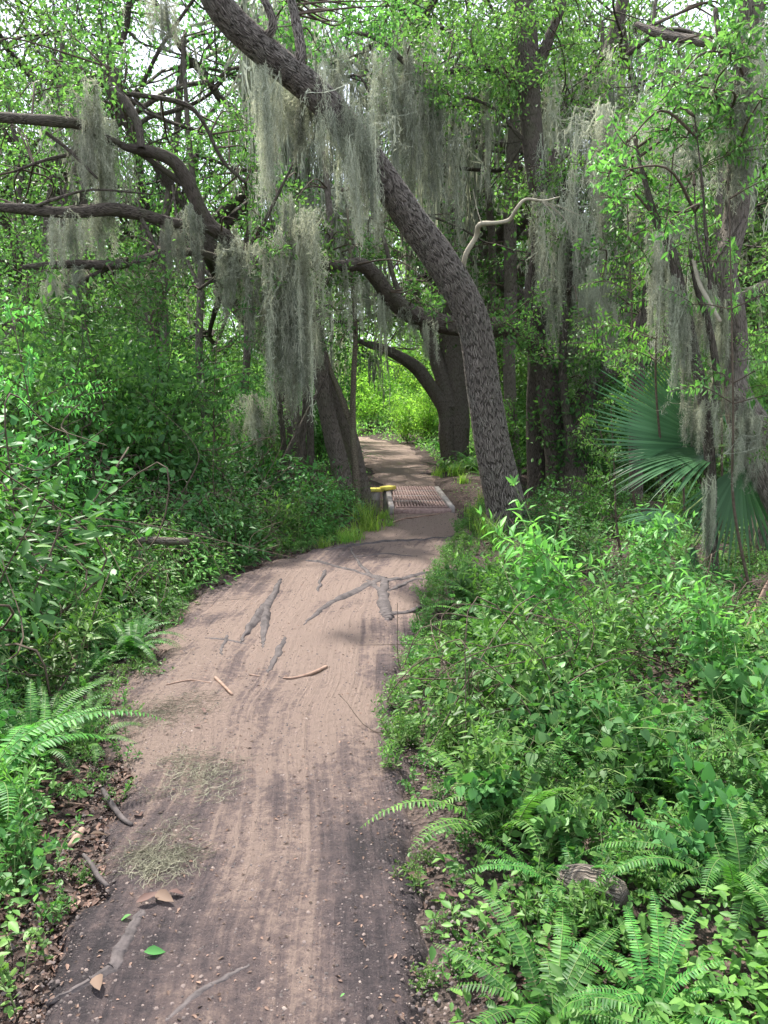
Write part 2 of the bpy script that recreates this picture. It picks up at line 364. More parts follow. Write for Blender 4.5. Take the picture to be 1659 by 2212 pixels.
def fbm(x, y, s):
    a = .8*x+.6*y; b = -.6*x+.8*y; c = .35*x-.94*y; d = .94*x+.35*y
    return vn(a, b, s)+.55*vn(c*2.1, d*2.1, s+1)+.3*vn(a*4.3+3, b*4.3, s+2)+.16*vn(c*9.1, d*9.1+5, s+3)
def build_ground():
    xs = np.concatenate([np.linspace(-130, -12, 30), np.linspace(-11.8, -3, 60), np.linspace(-2.95, 4, 140), np.linspace(4.1, 12, 50), np.linspace(12.5, 130, 30)])
    ys = np.concatenate([np.linspace(-40, -2, 14), np.linspace(-1.8, 1.5, 20), np.linspace(1.54, 16, 290), np.linspace(16.3, 40, 80), np.linspace(42, 220, 40)])
    X, Y = np.meshgrid(xs, ys); Z = hgt(X, Y)
    V = np.stack([X, Y, Z], -1).reshape(-1, 3); nx = len(xs)
    i, j = np.meshgrid(np.arange(len(ys)-1), np.arange(nx-1), indexing='ij'); a = (i*nx+j).ravel()
    me = mesh_np('ground', V, np.stack([a, a+1, a+nx+1, a+nx], 1), smooth=True, mat=groundmat())
    tag(link('ground', me), kind='structure')
    # the trail: a sheet whose edges dive under the forest floor
    ys = np.concatenate([np.linspace(-2.5, 2, 50), np.linspace(2.01, 11.25, 850)]); build_path(ys)
    ys = np.linspace(14.05, 32.5, 300); build_path(ys)
def surf(X, Yg):
    Xw = X+.05*vn(Yg*1.9, X*0, 33)
    return hgt(X, Yg)+.040+.020*vn(Xw*11, Yg*.8, 25)+.03*vn(X*1.7, Yg*1.7, 29)+.013*fbm(X*3.1, Yg*3.1, 26)
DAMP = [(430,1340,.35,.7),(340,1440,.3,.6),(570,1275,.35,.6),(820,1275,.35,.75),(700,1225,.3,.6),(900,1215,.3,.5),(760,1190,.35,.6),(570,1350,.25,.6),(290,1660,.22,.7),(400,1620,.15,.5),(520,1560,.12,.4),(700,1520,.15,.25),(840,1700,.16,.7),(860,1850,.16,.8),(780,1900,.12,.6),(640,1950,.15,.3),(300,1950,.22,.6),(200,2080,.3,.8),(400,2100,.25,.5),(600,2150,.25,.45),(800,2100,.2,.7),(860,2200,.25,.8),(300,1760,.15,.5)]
def build_path(ys):
    ns = 150; s = np.linspace(-1.12, 1.12, ns)
    Yg, Sg = np.meshgrid(ys, s, indexing='ij')
    c = (pL(Yg)+pR(Yg))/2; w = (pR(Yg)-pL(Yg))/2
    X = c+w*Sg + .16*vn(Yg*1.3, Sg*0+(Sg > 0)*7, 21)*np.abs(Sg) + .05*vn(Yg*6, Sg*0+3, 22)*np.abs(Sg)
    e = np.abs(Sg) + .22*fbm(X*4, Yg*4, 23)
    Z = surf(X, Yg) - .10*np.clip((e-.86)/.26, 0, 1)**1.5
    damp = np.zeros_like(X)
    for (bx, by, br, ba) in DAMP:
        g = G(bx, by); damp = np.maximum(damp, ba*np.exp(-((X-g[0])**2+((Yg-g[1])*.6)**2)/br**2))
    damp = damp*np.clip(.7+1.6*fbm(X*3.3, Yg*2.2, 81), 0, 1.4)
    V = np.stack([X, Yg, Z], -1).reshape(-1, 3)
    U = np.stack([X-.5*(c-.2)+.12*vn(Yg*.9, X*.8, 44)+.05*vn(Yg*2.3, X*2, 45), Yg], -1).reshape(-1, 2)
    i, j = np.meshgrid(np.arange(len(ys)-1), np.arange(ns-1), indexing='ij'); a = (i*ns+j).ravel()
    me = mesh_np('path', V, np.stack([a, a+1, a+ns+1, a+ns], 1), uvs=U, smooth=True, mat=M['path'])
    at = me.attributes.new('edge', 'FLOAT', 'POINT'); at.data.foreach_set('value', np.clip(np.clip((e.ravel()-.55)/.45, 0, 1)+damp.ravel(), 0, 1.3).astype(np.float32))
    tag(link('path', me), kind='structure')
M['path'] = pathmat()
build_ground()

# ------------------------------------------------------------------ where-in-the-picture phrases for labels of repeats
def where(p):
    x, y = proj(p)
    hx = ['at the left edge', 'left of the middle', 'near the middle', 'right of the middle', 'at the right edge'][int(min(max(x/1659*5, 0), 4.99))]
    fy = y/2212
    vy = 'far back' if fy < .5 else 'beside the bridge' if fy < .54 else 'past the roots' if fy < .60 else 'level with the roots' if fy < .68 else 'mid foreground' if fy < .78 else 'near foreground' if fy < .9 else 'closest foreground'
    return vy+', '+hx
def tagw(o, what, cat, gname, p):
    w = where(p)
    tag(o, what+', '+w, cat, gname+' '+w)

# ------------------------------------------------------------------ plants
def T_blade(w): # narrow 2-segment blade
    return np.array([[-w/2,0,0],[w/2,0,0],[w*.45,.55,.02],[-w*.45,.55,.02],[0,1,-.05]]), np.array([[0,1,2],[0,2,3],[3,2,4]])
PIN = (np.array([[0,-.0,0],[.13,.06,.01],[.12,.6,.0],[0,1,-.08],[-.12,.6,0],[-.13,.06,.01]]), np.array([[0,1,2],[0,2,3],[0,3,4],[0,4,5]]))
def frond(lb, sb, base, az, L, arch, npin=30, pw=.06, tw=0.):
    t = np.linspace(0, 1, 14)
    el0 = arch[0]; el1 = arch[1]
    el = el0+(el1-el0)*t**1.1
    dl = L/13
    r = np.concatenate([[0], np.cumsum(np.cos(el[:-1])*dl)]); z = np.concatenate([[0], np.cumsum(np.sin(el[:-1])*dl)])
    side = np.array([-math.sin(az), math.cos(az), 0]); fw = np.array([math.cos(az), math.sin(az), 0])
    bend = tw*t**2*L
    C = np.asarray(base)+r[:, None]*fw+z[:, None]*np.array([0, 0, 1.])+bend[:, None]*side
    tube(sb, C, np.linspace(.0028, .0009, 14), 4, raw=True, cap=False)
    tt = np.linspace(.10, .985, npin)
    Cp = np.stack([np.interp(tt, t, C[:, k]) for k in range(3)], 1)
    Tn = nrm(np.gradient(Cp, axis=0)); up = nrm(np.cross(np.cross(Tn, [0, 0, 1.]), Tn))
    sd = nrm(np.cross(Tn, up))
    ln = pw*np.minimum(1, .45+tt*3)*np.sqrt(np.maximum(1-tt**2.6, .02))
    for sg in (-1, 1):
        j = rs.uniform(-.12, .12, (npin, 3))
        d = sg*sd+.22*Tn-.18*up+j
        place(lb, PIN, Cp, d, up+.25*j, ln*rs.uniform(.85, 1.1, npin))
def make_fern(nf, L, pw, spread=1.):
    lb, sb = MB(), MB()
    for i in range(nf):
        az = 2*PI*i/nf+rnd.uniform(-.35, .35); l = L*rnd.uniform(.65, 1.1)
        u = rnd.random()
        a0 = rnd.uniform(.85, 1.45); a1 = rnd.uniform(-1.1, .25)*spread
        frond(lb, sb, (rnd.uniform(-.04, .04), rnd.uniform(-.04, .04), 0), az, l, (a0, a1), int(l/.019), pw, rnd.uniform(-.25, .25))
    return lb, sb
def hang_leaves(lb, sb, pts, rad, tpl, size, gap, droop=.3, opp=True, petiole=.15, n0=.2):
    C = tube(sb, pts, rad, 4, 5, cap=False)
    L = np.concatenate([[0], np.cumsum(np.linalg.norm(np.diff(C, axis=0), axis=1))])
    s = np.arange(L[-1]*n0, L[-1], gap); n = len(s)
    if n < 1: return
    Cp = np.stack([np.interp(s, L, C[:, k]) for k in range(3)], 1)
    Tn = nrm(np.stack([np.interp(s+.01, L, C[:, k]) for k in range(3)], 1)-Cp+1e-6)
    Tn[-1] = Tn[max(-2, -n)]
    pos, dr = [], []
    for i in range(n):
        a = (i % 2)*PI/2+rnd.uniform(-.5, .5)
        ref = np.array([math.cos(a), math.sin(a), .01]); sd = nrm(np.cross(Tn[i], ref))
        for sg in ((-1, 1) if opp else ((-1)**i,)):
            d = nrm(sg*sd+Tn[i]*.45+np.array([0, 0, -droop+.3])+rs.normal(size=3)*.18)
            pos.append(Cp[i]+d*size*petiole); dr.append(d)
    dr = np.array(dr); up = np.tile([0, 0, 1.], (len(dr), 1))+rs.normal(size=(len(dr), 3))*.25
    k = np.repeat(1-.45*np.linspace(0, 1, n)**2, 2 if opp else 1)
    place(lb, tpl, np.array(pos), dr, up, size*rs.uniform(.7, 1.15, len(dr))*k)
    place(lb, tpl, np.repeat(C[-1:], 3, 0), rdir(3, 1.2), rdir(3), size*.5)
def make_herb(ns, Hh, tpl, size, gap, spread=.25, opp=True, branch=0):
    lb, sb = MB(), MB()
    for i in range(ns):
        az = rnd.uniform(0, 2*PI); h = Hh*rnd.uniform(.6, 1.1); b = np.array([rnd.gauss(0, .05), rnd.gauss(0, .05), 0])
        o = np.array([math.cos(az), math.sin(az), 0])*spread*h*rnd.uniform(.3, 1.3)
        pts = [b, b+o*.25+[0, 0, h*.4], b+o*.6+[0, 0, h*.75], b+o*1.1+[0, 0, h*rnd.uniform(.85, 1.0)]]
        hang_leaves(lb, sb, pts, [.004, .003, .0025, .0015], tpl, size, gap, opp=opp)
        for k in range(branch):
            t = rnd.uniform(.3, .8); q = np.array(pts[1])*(1-t)+np.array(pts[2])*t
            d = nrm(np.array([rnd.gauss(0, 1), rnd.gauss(0, 1), .7]))*h*rnd.uniform(.2, .45)
            hang_leaves(lb, sb, [q, q+d*.5+[0, 0, .02], q+d], [.0025, .002, .001], tpl, size*.9, gap, opp=opp, n0=.1)
    return lb, sb
def make_mound(R, Hh, nl, tpl, size, nst):
    """tangle of vines and leaves: leaves on a lumpy dome shell and inside"""
    lb, sb = MB(), MB()
    u = rdir(nl); u[:, 2] = np.abs(u[:, 2])
    f = rs.uniform(.35, 1, nl)**.5
    lump = 1+.5*vn(u[:, 0]*2.3+9, u[:, 1]*2.3+u[:, 2]*2, 41)+.3*vn(u[:, 0]*6, u[:, 1]*6+u[:, 2]*4, 42)
    p = u*f[:, None]*lump[:, None]*np.array([R, R, Hh])
    d = nrm(u*[1, 1, .2]+rs.normal(size=(nl, 3))*.5+[0, 0, -.25])
    place(lb, tpl, p, d, u+rs.normal(size=(nl, 3))*.35+[0, 0, .6], size*rs.uniform(.55, 1.2, nl))
    for i in range(nst):
        a = rdir(1)[0]*[R, R, 0]*.6; a[2] = 0
        b = rdir(1)[0]; b[2] = abs(b[2]); b = b*[R, R, Hh]*1.05
        c = (a+b)/2+rs.normal(size=3)*R*.35; c[2] = abs(c[2])+Hh*.2
        e = b+rs.normal(size=3)*R*.3
        tube(sb, [a, c, b, e], [.004, .0035, .0028, .0015], 4, 5, cap=False)
    return lb, sb
def make_grass(nb, Hh):
    lb = MB()
    for i in range(nb):
        az = rnd.uniform(0, 2*PI); h = Hh*rnd.uniform(.5, 1.1); o = np.array([math.cos(az), math.sin(az), 0]); sd = np.array([-o[1], o[0], 0])
        b = np.array([rnd.gauss(0, .06), rnd.gauss(0, .06), 0]); k = rnd.uniform(.3, .9)
        t = np.linspace(0, 1, 6)[:, None]
        C = b+o*k*h*t**2+np.array([0, 0, 1.])*h*(t-.35*k*t**3)
        w = .005*(1-t**1.5)+.0004
        V = np.vstack([C-sd*w, C+sd*w]); Q = [[j, j+1, j+7, j+6] for j in range(5)]
        lb.add(V, Q)
    return lb
def thing2(name, lb, sb, lm, sm, lname='foliage', sname='stems'):
    r = empty(name, (0, 0, -50))
    lb.obj(lname, lm, r); sb.obj(sname, sm, r, True)
    return r
HE, OV, LE = T_heart(), T_oval(), T_leaf(.34)
protos = {}
protos['fern'] = [thing2('sword_fern', *make_fern(n, L, pw), M['fern'], M['stem'], 'fronds') for n, L, pw in ((13, .62, .05), (16, .75, .055), (10, .5, .045), (15, .85, .06))]
protos['herb'] = [thing2('leafy_herb', *make_herb(n, h, LE, s, g, sp, True, br), M['herb'], M['stem']) for n, h, s, g, sp, br in ((7, .5, .085, .05, .35, 2), (5, .65, .10, .06, .3, 3), (9, .4, .07, .045, .5, 1))]
protos['tall'] = [thing2('tall_herb', *make_herb(4, 1.15, T_leaf(.33, .25), .135, .075, .22, True, 5), M['bright'], M['stem']),
                  thing2('tall_herb', *make_herb(3, 1.0, T_leaf(.36, .25), .115, .07, .25, True, 4), M['herb'], M['stem'])]
protos['heart'] = [thing2('heart_leaf_vine', *make_herb(n, h, HE, s, .07, .9, False, 3), M['vine'], M['stem']) for n, h, s in ((7, .42, .085), (6, .55, .07), (8, .35, .10))]
protos['mound'] = [thing2('vine_mound', *make_mound(R, h, nl, tp, s, 22), M['vine'] if k != 1 else M['herb'], M['twig'])
                   for k, (R, h, nl, tp, s) in enumerate(((.6, .62, 1500, LE, .068), (.7, .55, 1600, T_leaf(.42), .06), (.55, .7, 1100, OV, .05)))]
protos['seed'] = [thing2('seedling', *make_herb(n, h, tp, s, .035, .6, True, 1), M['herb'], M['stem']) for n, h, tp, s in ((7, .16, LE, .05), (5, .2, OV, .035), (9, .12, LE, .04))]
protos['grass'] = []
for nb, hh in ((90, .38), (70, .28)):
    g = link('grass_tuft', make_grass(nb, hh).mesh('grass_tuft', M['grass'])); g.location = (0, 0, -50); protos['grass'].append(g)
def make_shrub(Hh, R, nst, nl, tpl, size, lm, sm, name):
    lb, sb = MB(), MB()
    tips = []
    for i in range(nst):
        az = rnd.uniform(0, 2*PI); o = np.array([math.cos(az), math.sin(az), 0])*R*rnd.uniform(.2, 1)
        h = Hh*rnd.uniform(.6, 1.05)
        pts = np.array([[0, 0, 0], o*.3+[rnd.gauss(0, .05), 0, h*.35], o*.7+[0, rnd.gauss(0, .08), h*.7], o+[0, 0, h]])
        C = tube(sb, pts, [.016, .012, .008, .003], 5, 5, cap=False)
        for k in range(9):
            q = C[rnd.randrange(4, len(C))]; d = rdir(1, .35)[0]*R*rnd.uniform(.25, .6)
            D = tube(sb, [q, q+d*.5+[0, 0, .05], q+d], [.005, .003, .0015], 4, 3, cap=False); tips += [D[-1], D[len(D)//2], D[-3]]
    tips = np.array(tips)
    c = tips[rs.randint(len(tips), size=nl)]+rs.normal(size=(nl, 3))*[.13, .13, .09]*Hh*.5
    d = nrm(rs.normal(size=(nl, 3))+[0, 0, -.2])
    place(lb, tpl, c, d, rdir(nl, 1.), size*rs.uniform(.6, 1.2, nl))
    return thing2(name, lb, sb, lm, sm)
protos['shrub'] = [make_shrub(1.5, .8, 7, 2200, T_leaf(.4), .075, M['oakleaf'], M['twig'], 'leafy_shrub'), make_shrub(1.8, .9, 8, 2600, T_quad(.5), .085, M['herb'], M['twig'], 'leafy_shrub'),
                   make_shrub(1.2, .9, 8, 2000, T_quad(.5), .085, M['farleaf'], M['twig'], 'leafy_shrub')]
protos['thicket'] = [make_shrub(3.6, 1.3, 9, 3800, T_leaf(.5), .12, M['oakleaf'], M['barkd'], 'thicket_bush'), make_shrub(3.0, 1.5, 9, 3800, T_leaf(.42), .13, M['oakleaf'], M['barkd'], 'thicket_bush'),
                     make_shrub(3.4, 1.3, 8, 3600, T_quad(.5), .12, M['farleaf'], M['twig'], 'thicket_bush')]
M['sunny'] = leafmat('painted sunlit leaf', [(.13,.28,.055), (.22,.40,.08), (.33,.5,.13)], .5)  # sunlight of the far clearing painted as lighter, yellower leaf colour
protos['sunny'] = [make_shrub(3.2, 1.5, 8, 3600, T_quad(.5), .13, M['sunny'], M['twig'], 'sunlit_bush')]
used = set()
def put(kind, k, x, y, sc, rz=None, z=None, tilt=0):
    src = protos[kind][k % len(protos[kind])]
    rz = rnd.uniform(0, 2*PI) if rz is None else rz
    zz = H(x, y)-.01 if z is None else z
    if src.name not in used:
        used.add(src.name); o = src; o.location = (x, y, zz); o.rotation_euler = (0, 0, rz); o.scale = (sc,)*3
    else:
        o = dup(src, (x, y, zz), rz, sc)
    return o
def sidename(x, y): return 'left of the trail' if x < (float(pL(y))+float(pR(y)))/2 else 'right of the trail'
def edge_dist(x, y):
    l, r = float(pL(y)), float(pR(y))
    return l-x if x < (l+r)/2 else x-r
blockers = []      # (x, y, r) trunks to keep clear
def scatter(kind, n, area, scr, what, cat, dmin=.15, dmax=9, sep=.2, zf=None, pref=None):
    pts = []; tries = 0
    while len(pts) < n and tries < n*60:
        tries += 1
        y = area[2]+(area[3]-area[2])*rnd.random()**(pref or 1.); x = rnd.uniform(area[0], area[1])
        if abs(x) > .53*y+.5: continue
        e = edge_dist(x, y)
        if e < dmin or e > dmax: continue
        if 11.2 < y < 14.0 and e < .45: continue
        q = x/y*FPX+829.5
        if 8.8 < y < 14.2 and 735 < q < 870: continue
        if kind in ('mound', 'tall') and 5. < y < 9.4 and 960 < q < 1190: continue
        if kind in ('shrub', 'thicket') and (755 < q < 1045 and y < 27): continue
        if kind == 'thicket' and 540 < q < 800 and y < 13: continue
        if any((x-a)**2+(y-b)**2 < sep*sep for a, b in pts): continue
        pts.append((x, y)); k = rnd.randrange(12); sc = rnd.uniform(*scr)
        if e < .3: sc *= .75
        if 6.2 < y < 9.4 and 1010 < q < 1170: sc *= .5
        if 4.3 < y < 8.5 and q > 1230: sc *= .5
        o = put(kind, k, x, y, sc)
        o.rotation_euler = (rnd.uniform(-.12, .12), rnd.uniform(-.12, .12), o.rotation_euler[2])
        tagw(o, what+' '+sidename(x, y), cat, what, (x, y, H(x, y)+.1))
# right side
scatter('mound', 26, (.3, 5, 3.6, 9.5), (.55, .95), 'dense low vine tangle', 'shrub', .45, 5, .55)
scatter('fern', 72, (.3, 4.2, 2.5, 9), (.45, .9), 'arching sword fern', 'fern', .3, 4, .26)
scatter('herb', 115, (.2, 5, 2.3, 11), (.5, 1.0), 'upright green leafy herb', 'herb', .03, 4, .19)
scatter('heart', 36, (.2, 4, 2.1, 7), (.6, 1.1), 'heart leaved vine', 'vine', .2, 3, .3)
scatter('seed', 150, (.1, 3, 2.0, 10), (.6, 1.1), 'small seedling clump', 'seedling', -.08, .6, .09, pref=1.3)
scatter('fern', 14, (.45, 2.2, 2.15, 3.6), (.35, .6), 'low young sword fern', 'fern', .3, 3, .22)
scatter('heart', 16, (.5, 2.2, 2.1, 3.8), (.45, .8), 'low heart leaved vine', 'vine', .25, 3, .2)
scatter('herb', 34, (.4, 2.2, 2.1, 3.8), (.3, .6), 'low leafy herb', 'herb', .12, 3, .14)
scatter('herb', 60, (0, 2.5, 3.2, 10), (.35, .65), 'herb spilling over the edge', 'herb', -.1, .22, .12)
# left side
scatter('fern', 26, (-4, 0, 3.4, 10.5), (.4, .7), 'small edge fern', 'fern', .05, .4, .2)
scatter('tall', 9, (-4.5, 0, 4, 8.5), (.45, .7), 'tall leafy herb', 'herb', .5, 3, .4)
scatter('mound', 22, (-6.5, 0, 3.4, 11.5), (.75, 1.1), 'dense low vine tangle', 'shrub', .45, 1.2, .5)
scatter('mound', 34, (-7, 0, 4.2, 11.5), (1.35, 2.0), 'high vine tangle', 'shrub', 1.3, 5, .7)
scatter('fern', 50, (-5, 0, 2.6, 12), (.6, 1.0), 'arching sword fern', 'fern', .2, 3, .3)
scatter('herb', 90, (-6, 0, 2.2, 12), (.55, 1.1), 'upright green leafy herb', 'herb', .15, 4, .22)
scatter('heart', 22, (-5, 0, 2.2, 8), (.6, 1.1), 'heart leaved vine', 'vine', .15, 3, .3)
scatter('seed', 130, (-4, 0, 2.0, 11), (.6, 1.1), 'small seedling clump', 'seedling', -.05, .6, .09, pref=1.3)
for x, y, d, k, sc, txt in ((1215, 1480, 0, 0, 1.0, 'tallest bright green herb standing in front of the palm fan'), (1330, 1560, 0, 1, .8, 'tall green herb in front of the lower palm fan'), (1120, 1370, 0, 1, .8, 'tall green herb near the foot of the leaning oak'),
                      (1370, 1330, 0, 0, .85, 'bright tall herb left of the drooping palm fans'), (1180, 1330, 0, 1, .8, 'tall herb behind the ferns right of the leaning oak'), (1560, 1600, 0, 0, .75, 'bright tall herb by the right edge below the palm')):
    p = G(x, y); o = put('tall', k, p[0], p[1], sc); tag(o, txt, 'herb', 'tall leafy herbs')
for i, (x, y, sc) in enumerate(((805, 1155, .9), (838, 1140, .75), (765, 1172, .8), (830, 1118, .7), (790, 1120, .8), (740, 1165, .7), (700, 1190, .6), (1040, 1150, 1.2), (1060, 1175, 1.0), (1020, 1120, .9), (1045, 1105, .9), (750, 1180, 1.), (790, 1145, 1.3), (960, 1020, 1.), (985, 1035, 1.1), (1020, 1030, 1.2), (945, 1035, .8), (1000, 1050, .9))):
    p = G(x, y); o = put('grass', i, p[0], p[1], sc)
    w = 'left of the bridge' if x < 900 else ('at the foot of the leaning oak' if y > 1090 else 'on the bank right of the bridge')
    tag(o, 'yellow green grass tuft '+w, 'grass tuft', 'grass tufts '+w)
# bank and mid distance shrubs
scatter('shrub', 60, (-9, 9, 10, 24), (.45, .9), 'bushy green shrub', 'shrub', .7, 9, .7)
scatter('shrub', 50, (-14, 14, 24, 36), (.7, 1.3), 'bushy green shrub', 'shrub', .6, 16, .8)
scatter('fern', 26, (-3, 4, 14, 24), (.7, 1.1), 'arching sword fern', 'fern', .15, 2.5, .4)
scatter('thicket', 16, (-7.5, -2.6, 8.5, 12.5), (.45, .75), 'dark leafy thicket bush', 'thicket bush', 1.5, 12, .7)
scatter('thicket', 26, (-11, -1.2, 12, 22), (.55, .95), 'tall dark thicket bush', 'thicket bush', 1.2, 12, .9)
scatter('thicket', 20, (2.5, 12, 12, 24), (.55, 1.0), 'tall dark thicket bush', 'thicket bush', 2., 12, 1.)
scatter('thicket', 26, (-16, 16, 25, 38), (.8, 1.4), 'tall dark thicket bush', 'thicket bush', 1.2, 16, 1.4)

for i, (x, y, Y, sc) in enumerate(((745,900,30,.8), (880,900,29,.6), (920,900,28,.7), (760,900,36,1.), (800,905,38,1.2), (850,905,35,.8), (900,905,37,1.1), (940,905,35,.9), (830,905,42,1.6), (880,905,41,1.5), (780,905,42,1.4), (920,905,42,1.6))):
    p = P(x, y, Y); o = put('sunny', 0, p[0], Y, sc); tag(o, 'sunlit yellow green bush closing the end of the trail', 'bush', 'bushes at the far end of the trail')
# ground cover and litter: countless, one object each
def cover(name, n, tpl, size, mat, zr, flat, dens):
    mb = MB(); pos = []
    while len(pos) < n:
        y = 1.6+rs.random()**1.6*13; x = rs.uniform(-.55*y-.4, .55*y+.4); e = edge_dist(x, y)
        if name == 'ground_cover' and x > 0 and y < 4.2 and rs.random() < .3: continue
        if dens(x, y, e): pos.append((x, y, H(x, y)+rs.uniform(*zr)))
    pos = np.array(pos); d = nrm(np.hstack([rs.normal(size=(n, 2)), rs.normal(size=(n, 1))*flat]))
    place(mb, tpl, pos, d, np.hstack([rs.normal(size=(n, 2))*flat*1.2, np.ones((n, 1))]), size*rs.uniform(.5, 1.2, n))
    return link(name, mb.mesh(name, mat))
o = cover('ground_cover', 42000, T_leaf(.5), .045, M['herb'], (.01, .11), .35, lambda x, y, e: e > .02+.35*rs.random()**2 and (vn(x*2.2, y*2.2, 51)+.5) > rs.random()*.75 and rs.random() < min(1, .15+e*1.2))
tag(o, 'low carpet of small green leaves on both banks of the trail', 'ground cover', kind='stuff')
o = cover('leaf_litter', 10000, T_leaf(.5, .3, .16), .042, M['dead'], (.003, .02), .22, lambda x, y, e: e > -.09 and (vn(x*1.6, y*1.6, 55)+.5)+(.12 if x < 0 else -.12) > .42+.45*rs.random() and rs.random() < math.exp(-max(e, 0)/.8)+.2)
tag(o, 'brown dead leaves and debris lying along the trail edges', 'leaf litter', kind='stuff')
def path_debris():
    mb = MB(); n = 4500
    y = 1.6+rs.random(n)**1.3*10; l = pL(y); r = pR(y); s = rs.uniform(0, 1, n); s = np.where(rs.random(n) < .55, s**2.2*.5, 1-(1-s)**2*.6)
    x = l+(r-l)*s
    place(mb, T_leaf(.5, .2, .1), np.stack([x, y, surf(x, y)+.003], 1), np.hstack([rs.normal(size=(n, 2)), np.zeros((n, 1))]), np.hstack([rs.normal(size=(n, 2))*.3, np.ones((n, 1))]), rs.uniform(.005, .024, n)*rs.random(n)**.4)
    tag(link('trail_debris', mb.mesh('trail_debris', M['dead'])), 'tiny brown leaf crumbs strewn over the sandy trail', 'debris', kind='stuff')
path_debris()

def clods():
    mb = MB(); n = 30000
    y = 1.5+rs.random(n)**1.7*11; l = pL(y)-.12; r = pR(y)+.2; q = rs.random(n)
    q = np.where(rs.random(n) < .5, np.where(rs.random(n) < .5, q**2*.45, 1-q**2*.45), q); x = l+(r-l)*q
    V = np.array([[1,0,0],[0,1,0],[-1,0,0],[0,-1,0],[0,0,.8],[.6,.6,.4],[-.6,.5,.45]]); F = np.array([[0,5,4],[5,1,4],[1,6,4],[6,2,4],[2,3,4],[3,0,4],[0,1,5],[1,2,6]])
    place(mb, (V, F), np.stack([x, y, surf(x, y)-.001], 1), np.hstack([rs.normal(size=(n, 2)), np.zeros((n, 1))]), np.tile([0, 0, 1.], (n, 1))+rs.normal(size=(n, 3))*.25, .002+.0065*rs.random(n)**7)
    m, nt, ns, lk = newmat('soil crumbs'); geo = N(ns, 'ShaderNodeNewGeometry'); rr = ramp(ns, [(0, (.045,.037,.036)), (.6, (.10,.078,.074)), (.93, (.17,.13,.115)), (1, (.27,.22,.19))]); lk.new(geo.outputs['Random Per Island'], rr.inputs[0])
    b = N(ns, 'ShaderNodeBsdfPrincipled', Roughness=.9); lk.new(rr.outputs[0], b.inputs['Base Color']); o = N(ns, 'ShaderNodeOutputMaterial'); lk.new(b.outputs[0], o.inputs[0])
    tag(link('soil_crumbs', mb.mesh('soil_crumbs', m)), 'loose crumbs of dark soil and grit on the trail', 'soil', kind='stuff')
clods()
# ------------------------------------------------------------------ things on the trail
def gp(x, y, dz=0.): p = G(x, y); return np.array([p[0], p[1], float(surf(p[0], p[1]))+dz])
def root_piece(root, pts, w, flat=.35):
    mb = MB(); q = np.array([[*p, ww] for p, ww in zip(pts, w)], float)
    d0 = q[0, :2]-q[1, :2]; d1 = q[-1, :2]-q[-2, :2]
    q = np.vstack([[*(q[0, :2]+d0*.35), q[0, 2]*.45], q, [*(q[-1, :2]+d1*.45), q[-1, 2]*.4]]); q = spline(q, 7)
    q[:, 0] += 7*vn(np.arange(len(q))*.6, np.zeros(len(q))+rnd.random()*50, 91); C = []; r = []
    for x, y, ww in q:
        R = max(ww, 2)/2/FPX*G(x, y)[1]*(1+.35*rnd.uniform(-.5, .5)); C.append(gp(x, y, -R*.56)); r.append(R)
    C[0][2] -= .02; C[-1][2] -= .02; C = np.array(C)
    tube(mb, C, r, 16, 3, wob=.22, seed=rnd.randrange(50))
    return mb.obj('root', M['root'], root, True)
def root_thing(label, lines):
    r = empty('tree_root', (0, 0, 0)); tag(r, label, 'root')
    for pts, w in lines: root_piece(r, pts, w)
root_thing('branching grey root crossing the middle of the sandy trail', [
    ([(835,1345),(828,1320),(826,1295),(832,1270),(815,1258)], [30,34,28,26,20]), ([(810,1268),(770,1285),(720,1310),(690,1330),(665,1350)], [20,22,22,18,8]),
    ([(830,1262),(790,1250),(745,1238),(700,1225),(670,1222)], [20,16,14,14,10]), ([(840,1268),(890,1255),(930,1248),(960,1240)], [20,18,14,6]),
    ([(835,1340),(870,1335),(905,1322),(935,1318)], [22,14,10,5]), ([(850,1285),(880,1270),(900,1262),(940,1258)], [14,12,10,6]), ([(800,1250),(775,1225),(760,1200)], [14,10,6]),
    ([(820,1285),(800,1268)], [18,10])])
root_thing('low root line crossing the trail just before the bridge', [([(720,1195),(780,1185),(850,1176),(920,1170),(990,1164)], [10,14,14,10,6]), ([(770,1212),(820,1205),(880,1208)], [8,10,5])])
root_thing('mossy root patch on the left of the trail', [([(600,1275),(580,1310),(555,1345),(530,1385)], [16,26,28,14]), ([(572,1330),(572,1360),(570,1395)], [26,22,10]), ([(700,1250),(690,1275)], [16,10])])
root_thing('short worn root stub in the sand left of centre', [([(612,1395),(600,1425),(585,1455)], [14,18,14])])
root_thing('thin forked root near the left trail edge', [([(490,1392),(480,1410),(478,1425)], [10,10,6]), ([(455,1392),(490,1396),(520,1400)], [8,10,8])])
root_thing('dark ridge of root in the bottom left of the trail', [([(300,2010),(270,2060),(245,2110),(190,2150),(130,2175)], [26,34,40,34,20])])
root_thing('dark broken root end at the bottom of the trail', [([(525,2120),(480,2145),(430,2170),(380,2212)], [14,26,30,24])])
def stick(label, pts, w, mat='stick'):
    mb = MB(); q = []; r = []
    for (x, y), ww in zip(pts, w):
        R = ww/2/FPX*G(x, y)[1]; q.append(gp(x, y, R*.7)); r.append(R)
    tube(mb, q, r, 8, 6, wob=.12, seed=rnd.randrange(50)); tag(mb.obj('fallen_stick', M[mat], None, True), label, 'stick')
stick('pale curved stick lying across the middle of the trail', [(612,1480),(640,1484),(675,1472),(705,1455)], [4,6,8,8])
stick('short pale stick left of the curved stick', [(466,1484),(485,1500),(502,1516)], [8,7,6])
stick('long thin twig pointing at the short pale stick', [(360,1494),(410,1487),(455,1494)], [3,4,3])
